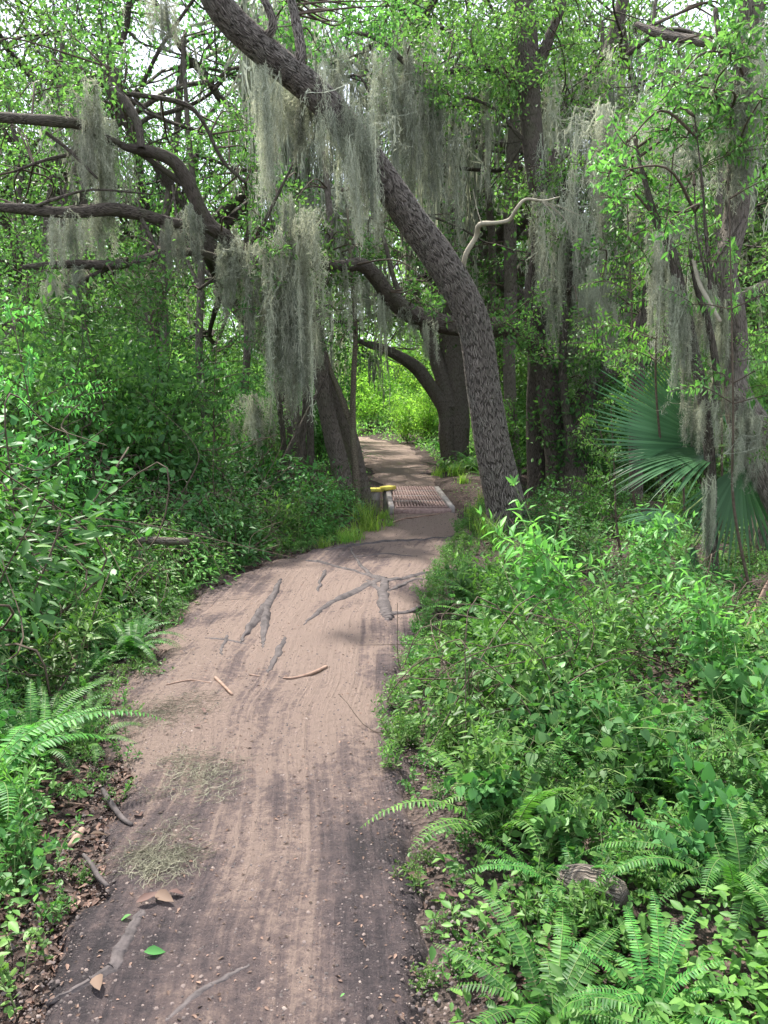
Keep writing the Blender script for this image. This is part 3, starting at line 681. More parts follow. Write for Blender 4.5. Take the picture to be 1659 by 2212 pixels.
stick('dark mottled stick at the left edge of the trail', [(222,1712),(240,1745),(265,1775),(285,1792)], [10,13,12,9], 'root')
stick('bent dark stick nearest the bottom on the left edge', [(182,1868),(200,1895),(215,1925),(234,1945)], [9,12,13,10], 'root')
stick('thick reddish stick in the left leaf litter', [(178,1810),(165,1835),(152,1855)], [16,18,14])
stick('thin twig in the left leaf litter', [(140,1742),(170,1745),(205,1748)], [3,4,3])
stick('brown twig lying beside the near end of the bridge', [(835,1138),(870,1128),(900,1122),(950,1116)], [3,4,4,3])
stick('thin dark twig right of the pale curved stick', [(540,1476),(560,1478)], [5,3])
def fallen_leaf(x, y, s, rz, label, k):
    mb = MB(); tpl = T_leaf(.5, .18, .1) if k else T_leaf(.42, -.12, .1); s *= .72
    place(mb, tpl, [(0, 0, 0)], [(0, 1, 0)], [(0.1, 0, 1)], [s]); me = mb.mesh('fallen_leaf', M['dead'] if k < 2 else M['bright'])
    o = link('fallen_leaf', me); o.location = gp(x, y, .012); o.rotation_euler = (rnd.uniform(-.3, .3), rnd.uniform(-.3, .3), rz); tag(o, label, 'leaf')
for i, (x, y, s, t, k) in enumerate(((305,1775,.10,'curled red brown leaf beside the dark mottled stick',1), (335,1960,.11,'large rusty dead leaf below the lowest fallen moss',1), (365,1955,.07,'small rusty leaf right of the large rusty leaf',1),
        (295,1985,.10,'grey brown curled leaf lower left of the rusty leaf',0), (312,2088,.085,'yellow green fallen leaf near the bottom left',2), (285,2012,.05,'pale green oval leaf above the dark root ridge',2), (445,1560,.06,'dark curled leaf beside the upper fallen moss',0),
        (435,1585,.05,'reddish leaf below the dark curled leaf',1), (195,1820,.10,'orange brown pointed leaf by the reddish stick',1), (210,2140,.10,'red brown leaf on the dark root ridge',1), (880,1920,.10,'dark cupped leaf at the right trail edge',0),
        (950,1960,.09,'dark narrow leaf on the mud at the right',0), (745,2180,.02,'tiny white leaf at the bottom right of the trail',2), (680,1625,.03,'small red leaf in the wheel ruts',1), (600,1440,.03,'small orange leaf beside the root stub',1), (1050,1170,.05,'orange leaf at the foot of the leaning oak',1),
        (1155,1775,.09,'brown leaf under the right ferns',1), (1100,2010,.10,'brown leaf in the mud at lower right',0), (1200,2090,.12,'large brown leaf under the bottom right fern',1), (1270,2060,.11,'cupped brown leaf among the lower right herbs',1))):
    fallen_leaf(x, y, s, rnd.uniform(0, 6), t, k)

# moss strands ----------------------------------------------------
def strand(mb, p, L, w, seg, wig, curl=0., out=None):
    t = np.linspace(0, 1, seg+1)
    ph = rs.uniform(0, 6.3, 4); f = rs.uniform(3, 9, 2)
    x = wig*(np.sin(f[0]*t*L*2+ph[0])-math.sin(ph[0]))*t**.3+wig*.5*np.sin(f[1]*5*t*L+ph[1]); y = wig*(np.sin(f[1]*t*L*2+ph[2])-math.sin(ph[2]))*t**.3+wig*.5*np.sin(f[0]*5*t*L+ph[3])
    C = np.stack([x, y, -L*t], 1)
    if out is not None: C[:, :2] += np.outer(t**.7, out)
    C += p
    a = rs.uniform(0, PI)+np.cumsum(rs.uniform(-.7, .7, seg+1)); W = (w*(1-.6*t))[:, None]*np.stack([np.cos(a), np.sin(a), 0*a], 1)
    V = np.vstack([C-W, C+W]); k = seg+1
    mb.add(V, [[j, j+1, j+k+1, j+k] for j in range(seg)])
    if curl:
        n = int(curl*L/.05); i = rs.randint(1, seg, n); q = C[i]
        d = rdir(n, -.5); sz = rs.uniform(.03, .07, n)
        tp = (np.array([[0,0,0],[.035,.3,.05],[.10,.65,.2],[.05,1,.12],[-.0,.98,.10],[.03,.65,.17],[-.035,.3,.05]]), np.array([[0,1,6],[1,2,5],[1,5,6],[2,3,5],[3,4,5]]))
        place(mb, tp, q, d, rdir(n), sz)
def make_moss(ncol, npc, R, w, seg=8, wig=.02, curl=0.):
    mb = MB()
    for c in range(ncol):
        o = rs.normal(size=2)*R*[1, .6]; l = rs.uniform(.22, 1.)**1.2; top = -rs.random()**2*.4; rc = R*rs.uniform(.16, .36); dr = rs.normal(size=2)*R*.35
        for i in range(int(npc*l)):
            t = rs.random()**.9*.85; rr = rc*(.35+.65*math.sin(PI*min(1, .15+t)))*(1-t*.55)
            a = rs.normal(size=2)*rr*.6
            p = np.array([o[0]+a[0]+dr[0]*t, o[1]+a[1]+dr[1]*t, top-t*l])
            strand(mb, p, l*rs.uniform(.14, .36), w*rs.uniform(.6, 1.3), seg, wig, curl, out=rs.normal(size=2)*rc*.25)
        q = np.array([o[0]+dr[0]*.1, o[1]+dr[1]*.1, top-.06*l]); q2 = np.array([o[0]+dr[0]*.95, o[1]+dr[1]*.95, top-.97*l]); tt = np.linspace(0, 1, 14)[:, None]
        links = [(q, q2)]+([(last, q)] if c else []); last = q
        for (a1, b1) in links:                      # runners that tie the tails into one tangle
            for rep in range(3):
                C = a1*(1-tt)+b1*tt+rs.normal(size=(14, 3))*[.008, .008, .004]-np.sin(PI*tt)*[0, 0, .03]
                W = np.array([w*.6, w*.6, w*.5]); mb.add(np.vstack([C-W, C+W]), [[j, j+1, j+15, j+14] for j in range(13)])
    return mb
mossn = [make_moss(10, 62, .16, .0036, 8, .034, 2.6), make_moss(14, 58, .25, .0036, 8, .036, 2.6), make_moss(5, 75, .08, .0036, 8, .028, 2.6)]
mossf = [make_moss(9, 36, .18, .0085, 6, .026), make_moss(13, 32, .28, .0085, 6, .028), make_moss(5, 40, .11, .008, 6, .024), make_moss(18, 30, .4, .0085, 6, .028)]
mossn = [m.mesh('spanish_moss', M['moss']) for m in mossn]; mossf = [m.mesh('spanish_moss', M['moss']) for m in mossf]
def moss(p, L, label, group, near=False, wid=None):
    me = rnd.choice(mossn if near else mossf); o = link('spanish_moss', me); o.location = p
    w = (wid or rnd.uniform(.55, 1.05)*min(1.2, .6+.4*L))*rnd.uniform(.7, 1.15); o.scale = (w, w, L); o.rotation_euler = (rnd.uniform(-.05, .05), rnd.uniform(-.05, .05), rnd.uniform(0, 6.28))
    tag(o, label, 'moss', group); return o
M['drymoss'] = leafmat('fallen moss strand', [(.11,.105,.075), (.17,.165,.12), (.26,.25,.19)], .15, (1.1,1.1,1.), rough=.8, spec=.15)
def tuft(pts, label):
    mb = MB(); c0 = gp(*pts[0][:2])
    for x, y, rad, n in pts:
        c = gp(x, y)-c0; R = rad/FPX*G(x, y)[1]
        for i in range(int(n*.55)):
            a = rs.uniform(0, 6.28); r = R*1.15*rs.random()**.8; p = c+[r*math.cos(a), r*math.sin(a), rs.uniform(.001, .009)]
            k = 7; d = rs.uniform(0, 6.28)+np.cumsum(rs.normal(size=k)*.6); C = p+np.stack([np.cumsum(np.cos(d))*.015, np.cumsum(np.sin(d))*.015, np.abs(rs.normal(size=k))*.004], 1)
            tube(mb, C, [.0007]*k, 3, raw=True, cap=False)
    o = mb.obj('moss_tuft', M['drymoss'], None, True); o.location = c0; tag(o, label, 'fallen moss')
tuft([(350,1555,95,420),(410,1540,70,250),(290,1560,50,150)], 'brownish mat of fallen moss, uppermost of the three')
tuft([(400,1660,50,170),(440,1690,60,240),(490,1660,40,60),(370,1720,50,50),(450,1730,50,90)], 'pale tuft of fallen moss in the middle of the left side')
tuft([(350,1870,60,260),(320,1880,60,200),(400,1870,50,100),(370,1810,45,70),(330,1900,50,90)], 'grey green tuft of fallen moss, lowest of the three')

# ------------------------------------------------------------------ bridge
def box(mb, c, sx, sy, sz, ax=(1,0,0), ay=(0,1,0), bev=.006):
    ax = nrm(np.array(ax, float)); ay = nrm(np.array(ay, float)); az = np.cross(ax, ay)
    V = []
    for z in (-1, 1):
        for (x, y) in ((-1,-1),(1,-1),(1,1),(-1,1)):
            for (bx, by, bz) in ((1,1,0),):
                V.append((x, y, z))
    pts = []
    b = bev
    rings = [(-sz/2, b), (-sz/2+b, 0), (sz/2-b, 0), (sz/2, b)]
    for z, i in rings:
        for x, y in ((-1,-1),(1,-1),(1,1),(-1,1)): pts.append(np.array(c)+ax*x*(sx/2-i)+ay*y*(sy/2-i)+az*z)
    Q = [[0,3,2,1],[12,13,14,15]]+[[r*4+j, r*4+(j+1)%4, (r+1)*4+(j+1)%4, (r+1)*4+j] for r in range(3) for j in range(4)]
    mb.add(pts, Q)
def build_bridge():
    wood = plain('weathered red brown deck', (.15,.095,.085), (.33,.235,.215), 26, bump=.5); pale = plain('chipped pale edge board', (.16,.13,.125), (.40,.37,.35), 7, bump=.4); yel = plain('yellow paint', (.55,.47,.08), (.75,.66,.16), 8, bump=.2)
    r = empty('footbridge', (0, 0, 0)); tag(r, 'low wooden footbridge with ribbed red brown deck at the end of the sandy trail', 'bridge')
    a, b = BC0[:2].copy(), BC1[:2].copy(); b[1] -= .05
    ln = np.linalg.norm(b-a); ay = np.array([*(b-a)/ln, 0]); ax = np.array([ay[1], -ay[0], 0]); W = .86; z0 = .07
    pan = 4; pl = ln/pan
    for k in range(pan):
        mb = MB(); c = np.array([a[0], a[1], 0])+ay*(pl*(k+.5)); nrib = 17
        box(mb, c+[0, 0, z0-.045], W-.10, pl-.012, .02, ax, ay)
        for i in range(nrib):
            x = -(W-.16)/2+(W-.16)*i/(nrib-1); box(mb, c+ax*x+[0, 0, z0+.003+rnd.uniform(-.002, .002)], (W-.16)/nrib*.66, pl-.03, .035, ax, ay, .004)
        mb.obj('deck_panel', wood, r)
    for k in range(pan+1):
        mb = MB(); box(mb, np.array([a[0], a[1], z0+.012])+ay*(pl*k), W-.12, .022, .02, ax, ay, .004); mb.obj('batten', pale if k in (1, 2, 3) else wood, r)
    for s in (-1, 1):
        mb = MB(); box(mb, np.array([*((a+b)/2), z0-.062])+ax*s*(W/2+.002), .075, ln, .17, ax, ay); mb.obj('edge_board', pale, r)
        mb = MB(); box(mb, np.array([*((a+b)/2), z0-.2])+ax*s*(W/2-.1), .1, ln-.05, .16, ax, ay); mb.obj('beam', wood, r)
    mb = MB(); box(mb, np.array([a[0], a[1], z0-.05])-ay*.10, W-.05, .13, .12, ax, ay, .015); mb.obj('sill_timber', wood, r)
    mb = MB(); box(mb, np.array([b[0], b[1], z0-.07])+ay*.08, W-.05, .10, .12, ax, ay, .01); mb.obj('sill_timber', wood, r)
    # yellow topped posts
    for (x, y, rz, hh, lab) in ((812, 1073, .1, .2, 'yellow topped low block left of the bridge, farther from the deck'), (838, 1069, .9, .16, 'yellow topped low block touching the left corner of the bridge')):
        p = P(x, y-15, 13.3); t = empty('yellow_block', (p[0], p[1], H(p[0], p[1]))); tag(t, lab, 'block')
        top = p[2]-t.location[2]; t.rotation_euler = (0, 0, rz)
        mb = MB(); box(mb, (0, 0, top/2-.02), .13, .11, top); mb.obj('post', pale, t)
        mb = MB(); box(mb, (0, 0, top), .25, .15, .06); mb.obj('painted_top', yel, t)
build_bridge()

# ------------------------------------------------------------------ trees
class Tree:
    def __init__(s, name, label, bark, leafm, cat='tree', group=None):
        s.root = empty(name); tag(s.root, label, cat, group); s.tb = MB(); s.lb = MB(); s.nodes = []; s.bark = bark; s.leafm = leafm; s.tw = MB()
    def limb(s, pts, sides=14, seg=7, wob=.07, mb=None, flare=False):
        """pts: (x, y, depth, width in picture units)"""
        Q = [P(x, y, Y) for x, y, Y, w in pts]; R = [w/2/FPX*math.hypot(Y, (y-1106)/FPX*Y*.5) for x, y, Y, w in pts]
        C = tube(mb or s.tb, Q, R, sides, seg, wob, seed=rnd.randrange(60)); s.nodes.append(C[::2]); return C
    def cluster(s, region, Y, n, nl, size, rad=.35, tpl=None, twig=True):
        x0, y0, x1, y1 = region; nd = np.vstack(s.nodes); tpl = tpl or T_quad(.5)
        for i in range(n):
            c = P(rnd.uniform(x0, x1), rnd.uniform(y0, y1), Y+rnd.uniform(-.8, .8))
            j = np.argmin(((nd-c)**2).sum(1)*(1+rs.random(len(nd)))); a = nd[j]
            if twig:
                m = (a+c)/2+rs.normal(size=3)*.12*np.linalg.norm(c-a)+[0, 0, .1]
                C = tube(s.tw, [a, m, c], [.014, .009, .004], 5, 5, cap=False)
            for q in range(5):
                e = c+rdir(1, .1)[0]*rad*rnd.uniform(.5, 1.2); 
                tube(s.tw, [c+(e-c)*0, (c+e)/2+rs.normal(size=3)*.03, e], [.005, .003, .0015], 4, 3, cap=False)
                k = nl//5; pp = c+(e-c)*rs.random((k, 1))**.7+rs.normal(size=(k, 3))*rad*.22
                place(s.lb, tpl, pp, nrm((e-c)*.8/rad+rs.normal(size=(k, 3))*.7+[0, 0, -.25]), rdir(k, .9), size*rs.uniform(.6, 1.2, k))
    def done(s):
        s.tb.obj('trunk', s.bark, s.root, True)
        if s.tw.V: s.tw.obj('twigs', M['twig'], s.root, True)
        if s.lb.V: s.lb.obj('crown', s.leafm, s.root)
        # put the empty at the base
        b = s.nodes[0][0]; s.root.location = b
        for c in s.root.children: c.location = tuple(-b)
        return s.root

rnd.seed(3); rs.seed(3)
# T1 leaning oak
t = Tree('leaning_oak', 'big grey barked oak leaning left over the trail right of the bridge', M['bark'], M['oakleaf'])
base = P(1106, 1165, 9.3)
main = [(1110,1205,9.3,165),(1104,1165,9.3,116),(1099,1130,9.3,98),(1090,1085,9.3,86),(1068,980,9.25,78),(1046,850,9.2,72),(1028,720,9.1,68),(998,640,9.0,67),(950,560,8.9,66),(892,480,8.8,62),(838,400,8.7,58),(790,330,8.6,56),
        (738,262,8.5,58),(680,200,8.4,58),(620,150,8.3,56),(560,100,8.2,56),(500,45,8.1,55),(462,-10,8.0,54),(440,-80,7.9,50)]
C1 = t.limb(main, sides=150, seg=42, wob=.035)
t.limb([(640,165,8.3,26),(650,110,8.3,22),(640,50,8.4,20),(625,-20,8.5,16)], 10); t.limb([(835,402,8.7,16),(790,405,8.7,12),(738,410,8.8,8)], 8)
t.limb([(560,100,8.2,20),(590,50,8.1,16),(560,-20,8.1,12)], 10)
mb = MB(); t.limb([(1000,590,9.0,11),(1007,548,8.9,10),(1028,512,8.9,9),(1036,486,8.8,10),(1072,482,8.7,7),(1101,475,8.7,8),(1117,450,8.6,7),(1136,431,8.6,6),(1175,434,8.6,4),(1210,425,8.5,2)], 10, 4, .2, mb)
tube(mb, [P(1040,482,8.8), P(1030,450,8.8), P(1022,410,8.8)], [.008,.005,.002], 6, 5)
for dx, dy in ((40, 40), (60, 70), (20, 60), (75, 30)): tube(mb, [P(1170,434,8.6), P(1185+dx*.5, 440+dy*.4, 8.55), P(1185+dx, 440+dy, 8.5)], [.006,.004,.002], 5, 4)
o = mb.obj('bare_branch', M['pale'], t.root, True); tag(o, 'pale bare crooked branch sticking out to the right')
t.cluster((560,0,860,90), 9.4, 12, 110, .07, .3); t.cluster((600,60,700,180), 8.1, 2, 50, .06, .15)
L1 = t.done()

# T2 twin trunk tree beyond the bridge
t = Tree('twin_trunk_oak', 'twin trunked grey oak standing behind the bridge with a limb arching left', M['bark2'], M['oakleaf'])
t.limb([(985,1012,19.5,66),(985,980,19.5,58),(986,900,19.5,56),(980,800,19.5,52),(972,730,19.5,48),(958,640,19.4,44),(940,560,19.3,36),(925,440,19.2,34),(915,330,19,32),(900,230,19,28),(905,120,19,22),(900,0,19,16)], 40, 14, .06)
t.limb([(975,1005,19.4,40),(965,940,19.3,36),(962,890,19.3,34),(940,850,19.2,30),(905,800,19,28),(870,775,18.8,24),(830,755,18.6,20),(800,745,18.5,16),(772,735,18.4,10)], 24, 10, .1)
t.limb([(968,880,19.3,32),(955,820,19.3,30),(938,760,19.3,28),(920,710,19.3,28),(895,640,19.3,24),(880,540,19.3,20),(860,440,19.3,14)], 20, 8)
t.limb([(925,440,19.2,22),(960,380,19.2,18),(1000,340,19.2,18),(1035,310,19,14),(1045,270,19,10)], 12); t.limb([(958,600,19.4,20),(985,520,19.2,16),(970,430,19.2,14),(962,330,19,12),(965,250,19,8)], 12)
t.cluster((820,0,1080,300), 19, 50, 170, .10, .8); t.cluster((780,560,900,720), 18.6, 14, 120, .09, .5)
T2 = t; t.done()

# T3 big oak with the long limb to the left
t = Tree('spreading_oak', 'dark oak whose long mossy limb crosses behind the leaning trunk and forks left', M['barkd'], M['oakleaf'])
t.limb([(1212,1095,12.2,60),(1205,1000,12.2,52),(1192,900,12.2,50),(1180,800,12.1,48),(1150,735,12,44),(1100,708,11.9,40),(1010,707,11.8,40),(940,695,11.6,38),(880,672,11.4,36),(842,640,11.2,34),(812,598,11,32),(780,572,10.8,28),(740,575,10.7,26),
        (690,572,10.5,24),(620,560,10.4,26),(560,568,10.3,28),(515,548,10.2,32),(490,515,10.1,32),(455,488,10,30),(430,450,9.9,28),(405,395,9.8,28),(375,350,9.7,26),(325,328,9.6,22),(280,320,9.5,16),(262,318,9.5,8)], 28, 8, .1)
t.limb([(520,550,10.2,26),(470,500,10,24),(420,488,9.9,20),(370,480,9.8,20),(300,462,9.6,26),(240,452,9.4,28),(180,458,9.2,24),(120,458,9,22),(60,452,8.9,22),(0,448,8.7,18),(-80,440,8.6,16)], 16, 7, .1)
t.limb([(520,566,10.3,28),(470,560,10.2,22),(420,545,10,16),(350,548,9.8,18),(310,562,9.6,20),(240,572,9.4,20),(160,570,9.2,18),(100,574,9,16),(50,578,8.9,10)], 14, 7, .1)
t.limb([(400,400,9.8,14),(300,330,9.6,10),(220,295,9.4,18),(175,270,9.2,20),(120,262,9,22),(60,258,8.9,20),(0,254,8.7,20),(-80,250,8.6,16)], 14, 7, .1)
t.limb([(305,322,9.5,16),(298,270,9.6,16),(270,220,9.7,20),(245,190,9.8,20),(250,150,9.9,14)], 12, 6, .1)
t.limb([(250,200,9.8,10),(320,208,9.9,10),(400,225,10,10),(440,265,10.1,8),(480,345,10.2,8),(530,395,10.3,7)], 9, 6)
for l in ([(300,555,9.6,12),(230,580,9.5,12),(180,610,9.5,10),(140,650,9.5,6)], [(240,572,9.4,10),(190,600,9.3,9),(120,625,9.3,6)], [(520,590,10.3,12),(470,600,10.2,10),(430,625,10.2,6)], [(220,295,9.4,9),(160,330,9.3,8),(100,345,9.2,7),(30,370,9.1,4)],
          [(100,287,9.1,7),(150,325,9.1,7),(210,385,9.1,5)], [(60,452,8.9,8),(120,430,8.9,7),(200,410,9,5),(330,420,9.2,3)], [(515,555,10.2,10),(560,500,10.2,8),(600,420,10.2,6),(640,340,10.2,4)], [(880,672,11.4,12),(850,600,11.4,10),(830,520,11.4,8),(800,430,11.4,5)],
          [(300,462,9.6,9),(330,520,9.5,8),(360,600,9.5,6),(350,680,9.5,4)], [(1150,735,12,24),(1140,620,12.1,16),(1155,540,12.3,10)]): t.limb(l, 8, 5, .12)
t.cluster((0,60,250,240), 9.8, 14, 150, .065, .42); t.cluster((-40,270,380,440), 10.6, 16, 110, .06, .35); t.cluster((420,240,640,480), 11.2, 14, 120, .065, .4); t.cluster((0,470,420,640), 10.6, 20, 110, .06, .35)
t.cluster((430,450,760,640), 10.2, 8, 50, .07, .2, T_leaf(.3)); t.cluster((760,480,1000,600), 12.2, 10, 90, .07, .3); t.cluster((880,620,960,700), 10.8, 4, 40, .08, .18, T_leaf(.4)); t.cluster((60,580,400,760), 9.8, 30, 110, .065, .4); t.cluster((1070,640,1220,780), 11.4, 12, 90, .07, .3)
T3 = t; t.done()

# T4 tall dark straight
t = Tree('tall_dark_oak', 'tall straight dark trunk right of the leaning oak with a branch arching left', M['barkd'], M['oakleaf'])
t.limb([(1158,1100,12.6,52),(1160,1050,12.6,44),(1155,900,12.6,38),(1160,750,12.6,36),(1166,620,12.6,36),(1163,500,12.6,34),(1160,400,12.6,36),(1150,300,12.6,40),(1143,200,12.6,42),(1140,100,12.6,40),(1130,0,12.6,36),(1125,-100,12.6,32)], 30, 12, .08)
t.limb([(1160,180,12.6,18),(1172,120,12.6,20),(1190,70,12.6,18),(1212,15,12.6,16),(1225,-40,12.6,12)], 12); t.limb([(1165,430,12.6,22),(1178,390,12.6,18),(1192,345,12.6,14),(1205,310,12.6,8)], 12)
t.limb([(1135,240,12.6,12),(1112,180,12.5,13),(1065,150,12.4,11),(1000,150,12.3,10),(915,160,12.2,11),(880,140,12.1,10),(830,95,12,9),(790,75,12,8),(750,72,12,5)], 10, 7, .1)
t.limb([(1128,300,12.6,10),(1060,230,12.5,6),(960,200,12.4,8),(880,198,12.3,9),(850,190,12.2,7),(790,150,12.2,3)], 8, 7, .1)
t.cluster((820,40,1130,240), 12.3, 34, 130, .075, .4); t.cluster((1080,0,1260,160), 12.6, 14, 110, .08, .4); t.cluster((1100,340,1250,520), 12.4, 12, 80, .07, .3)
t.done(); T4 = t
# T5 slim
t = Tree('slim_oak', 'slim straight trunk between the leaning oak and the tall dark oak', M['bark2'], M['oakleaf'])
t.limb([(1112,1070,15,34),(1108,950,15,28),(1100,800,15,26),(1103,650,15,26),(1102,520,15,26),(1104,400,15,26),(1112,280,15,24),(1118,150,15,22),(1115,0,15,18),(1110,-80,15,16)], 20, 10, .09)
t.cluster((1020,0,1200,220), 15, 16, 120, .09, .5); t.cluster((1000,560,1160,700), 15, 10, 110, .08, .4); t.done()
# T6 sprawling on right
t = Tree('sprawling_oak', 'heavy dark trunk sprawling up to the right behind the palm fan', M['barkd'], M['oakleaf'])
t.limb([(1235,1100,12,70),(1240,1018,12,62),(1246,908,12,54),(1280,843,12,52),(1330,793,12,50),(1370,762,12,52),(1410,762,12,50),(1440,745,12,50),(1465,722,12,46),(1520,690,12.2,40),(1600,650,12.4,34),(1700,600,12.6,30)], 24, 8, .1)
t.limb([(1325,790,12,26),(1345,740,12,30),(1375,700,12,24),(1400,670,12,18),(1440,640,12,10)], 12)
t.limb([(1225,1090,11.8,30),(1235,980,11.8,24),(1222,880,11.8,20),(1215,780,11.8,18),(1225,640,11.9,16),(1240,500,12,14)], 12)
t.limb([(1240,560,14,20),(1215,420,14,24),(1205,290,14,24),(1230,220,14,26),(1268,175,14,26),(1310,120,14,25),(1330,60,14,24),(1345,0,14,22),(1350,-60,14,20)], 16, 8, .08)
t.limb([(1262,180,13.9,7),(1290,140,13.8,8),(1340,82,13.6,6)], 8)
t.cluster((1230,150,1400,560), 13.5, 34, 130, .08, .5); t.cluster((1280,520,1480,700), 12.5, 12, 80, .07, .35); t.cluster((1240,600,1300,1000), 11.6, 14, 90, .07, .3); T6 = t; t.done()
# T7 vertical dark
t = Tree('black_snag', 'nearly black upright trunk rising behind the palm fan', M['barkd'], M['oakleaf'])
t.limb([(1372,1080,10.5,34),(1376,900,10.5,28),(1378,800,10.5,26),(1388,740,10.5,26),(1397,690,10.5,26),(1400,620,10.5,22),(1404,540,10.5,18),(1410,440,10.5,12)], 16, 8, .12)
t.limb([(1400,640,10.5,8),(1425,670,10.5,9),(1440,720,10.5,9),(1436,800,10.5,8),(1425,900,10.5,6)], 8, 6, .15); t.limb([(1402,610,10.5,6),(1360,600,10.5,5),(1300,605,10.5,3)], 7, 5)
t.cluster((1290,420,1420,620), 10.5, 10, 90, .07, .3); t.done()
# T8 mossy tree at right edge
t = Tree('mossy_oak', 'thick twisted oak at the right edge, its lower trunk slanting out of the frame', M['bark2'], M['oakleaf'])
t.limb([(1740,1190,6.4,100),(1700,1090,6.4,90),(1650,1000,6.5,84),(1612,915,6.6,80),(1590,830,6.7,50),(1592,750,6.8,42),(1582,680,6.8,46),(1570,630,6.9,50),(1566,580,6.9,48),(1582,500,7,46),(1594,400,7,46),(1600,300,7,48),(1608,200,7,48),(1618,100,7,46),(1622,0,7,44),(1625,-100,7,40)], 36, 10, .16)
t.limb([(1618,120,7,22),(1560,100,7.1,18),(1500,86,7.3,17),(1440,76,7.5,17),(1405,66,7.6,16),(1375,52,7.7,10)], 14, 6, .15); t.limb([(1395,62,7.6,7),(1430,45,7.6,7),(1475,25,7.6,4)], 7); t.limb([(1410,62,7.6,8),(1415,10,7.6,7),(1425,-40,7.6,6)], 7)
t.limb([(1600,320,7,14),(1570,240,7.1,14),(1560,140,7.1,12),(1545,20,7.1,10)], 8)
t.cluster((1420,90,1659,260), 6.8, 16, 90, .07, .25, T_leaf(.36)); t.cluster((1560,0,1690,140), 7.2, 8, 90, .07, .3); t.done()
# T9 mossy slender
t = Tree('mossy_sapling', 'slender moss wrapped trunk standing in front of the palm fan', M['barkd'], M['bright'])
t.limb([(1540,1290,6.6,30),(1538,1150,6.6,24),(1534,1000,6.6,24),(1516,850,6.6,26),(1494,738,6.6,26),(1472,640,6.6,24),(1450,541,6.7,20),(1416,470,6.8,16),(1390,380,6.9,10),(1370,300,7,5)], 16, 8, .14)
t.limb([(1545,880,6.6,18),(1548,800,6.6,16),(1530,700,6.6,14),(1505,620,6.6,12),(1490,540,6.6,8)], 10); t.limb([(1534,625,6.4,8),(1530,560,6.4,7),(1522,480,6.4,6),(1518,400,6.4,4),(1500,250,6.4,3)], 7)
t.limb([(1530,620,6.4,6),(1545,570,6.4,5),(1575,520,6.4,4),(1600,480,6.4,3)], 6); t.limb([(1526,600,6.4,5),(1505,500,6.4,4),(1500,400,6.4,3)], 6)
mb = MB(); t.limb([(1498,560,6.5,8),(1510,610,6.45,9),(1530,650,6.4,10),(1556,694,6.3,8)], 8, 5, .1, mb); o = mb.obj('dead_branch', M['pale'], t.root, True); tag(o, 'pale dead stub pointing down to the right'); 
t.cluster((1300,260,1560,480), 6.6, 16, 70, .065, .22, T_leaf(.36)); t.done(); T9 = t
# T10 leaning stems by the thicket
t = Tree('leaning_tree', 'dark thin trunk leaning left just before the bridge', M['bark2'], M['oakleaf'])
t.limb([(795,1110,12.3,34),(778,1030,12.2,30),(758,950,12.1,32),(735,880,12,30),(705,810,11.9,28),(690,770,11.8,26),(670,700,11.8,22),(655,600,11.8,16)], 18, 8, .1); t.cluster((560,440,760,700), 11, 16, 90, .07, .35); t.done()
t = Tree('leaning_tree', 'moss green trunk leaning left behind the moss curtain', M['bark2'], M['oakleaf'])
t.limb([(752,1100,11.8,44),(735,1010,11.8,40),(718,940,11.7,38),(700,860,11.6,36),(690,780,11.6,34),(685,700,11.6,28),(700,600,11.6,20),(712,480,11.7,14),(700,330,11.8,10)], 18, 8, .12); t.cluster((600,380,800,640), 11.6, 12, 90, .07, .35); t.done()
t = Tree('slender_tree', 'slender pale stem rising at the left side of the bridge', M['barks'], M['oakleaf'])
t.limb([(772,1130,11.3,20),(768,1020,11.3,16),(762,930,11.3,14),(764,820,11.3,13),(768,720,11.3,11),(760,600,11.3,8),(750,450,11.3,5)], 10, 7, .15); t.limb([(762,920,11.3,12),(748,890,11.4,13),(730,840,11.5,12),(712,795,11.6,10),(700,740,11.7,6)], 9, 6, .1); t.cluster((700,560,800,760), 11.2, 8, 60, .06, .22); t.done()
for i, l in enumerate(([(640,1110,11,12),(650,980,11,14),(660,860,11,14),(650,740,11,12),(620,600,11,8)], [(610,1080,11.2,10),(612,960,11.2,12),(600,840,11.2,12),(590,700,11.2,9)], [(560,1120,10.6,8),(610,1000,10.6,10),(660,900,10.8,9),(700,820,11,6)], [(680,1120,11.4,18),(672,1000,11.4,16),(668,880,11.4,16),(650,780,11.4,12)])):
    t = Tree('slender_tree', ['dark slender stem inside the moss curtain, nearest the leaning trunks', 'dark slender stem inside the moss curtain, farthest left', 'thin diagonal stem crossing low behind the left ferns', 'rough brown stem beside the moss green leaning trunk'][i], M['barkd'], M['oakleaf'])
    t.limb(l, 10, 7, .14); t.done()

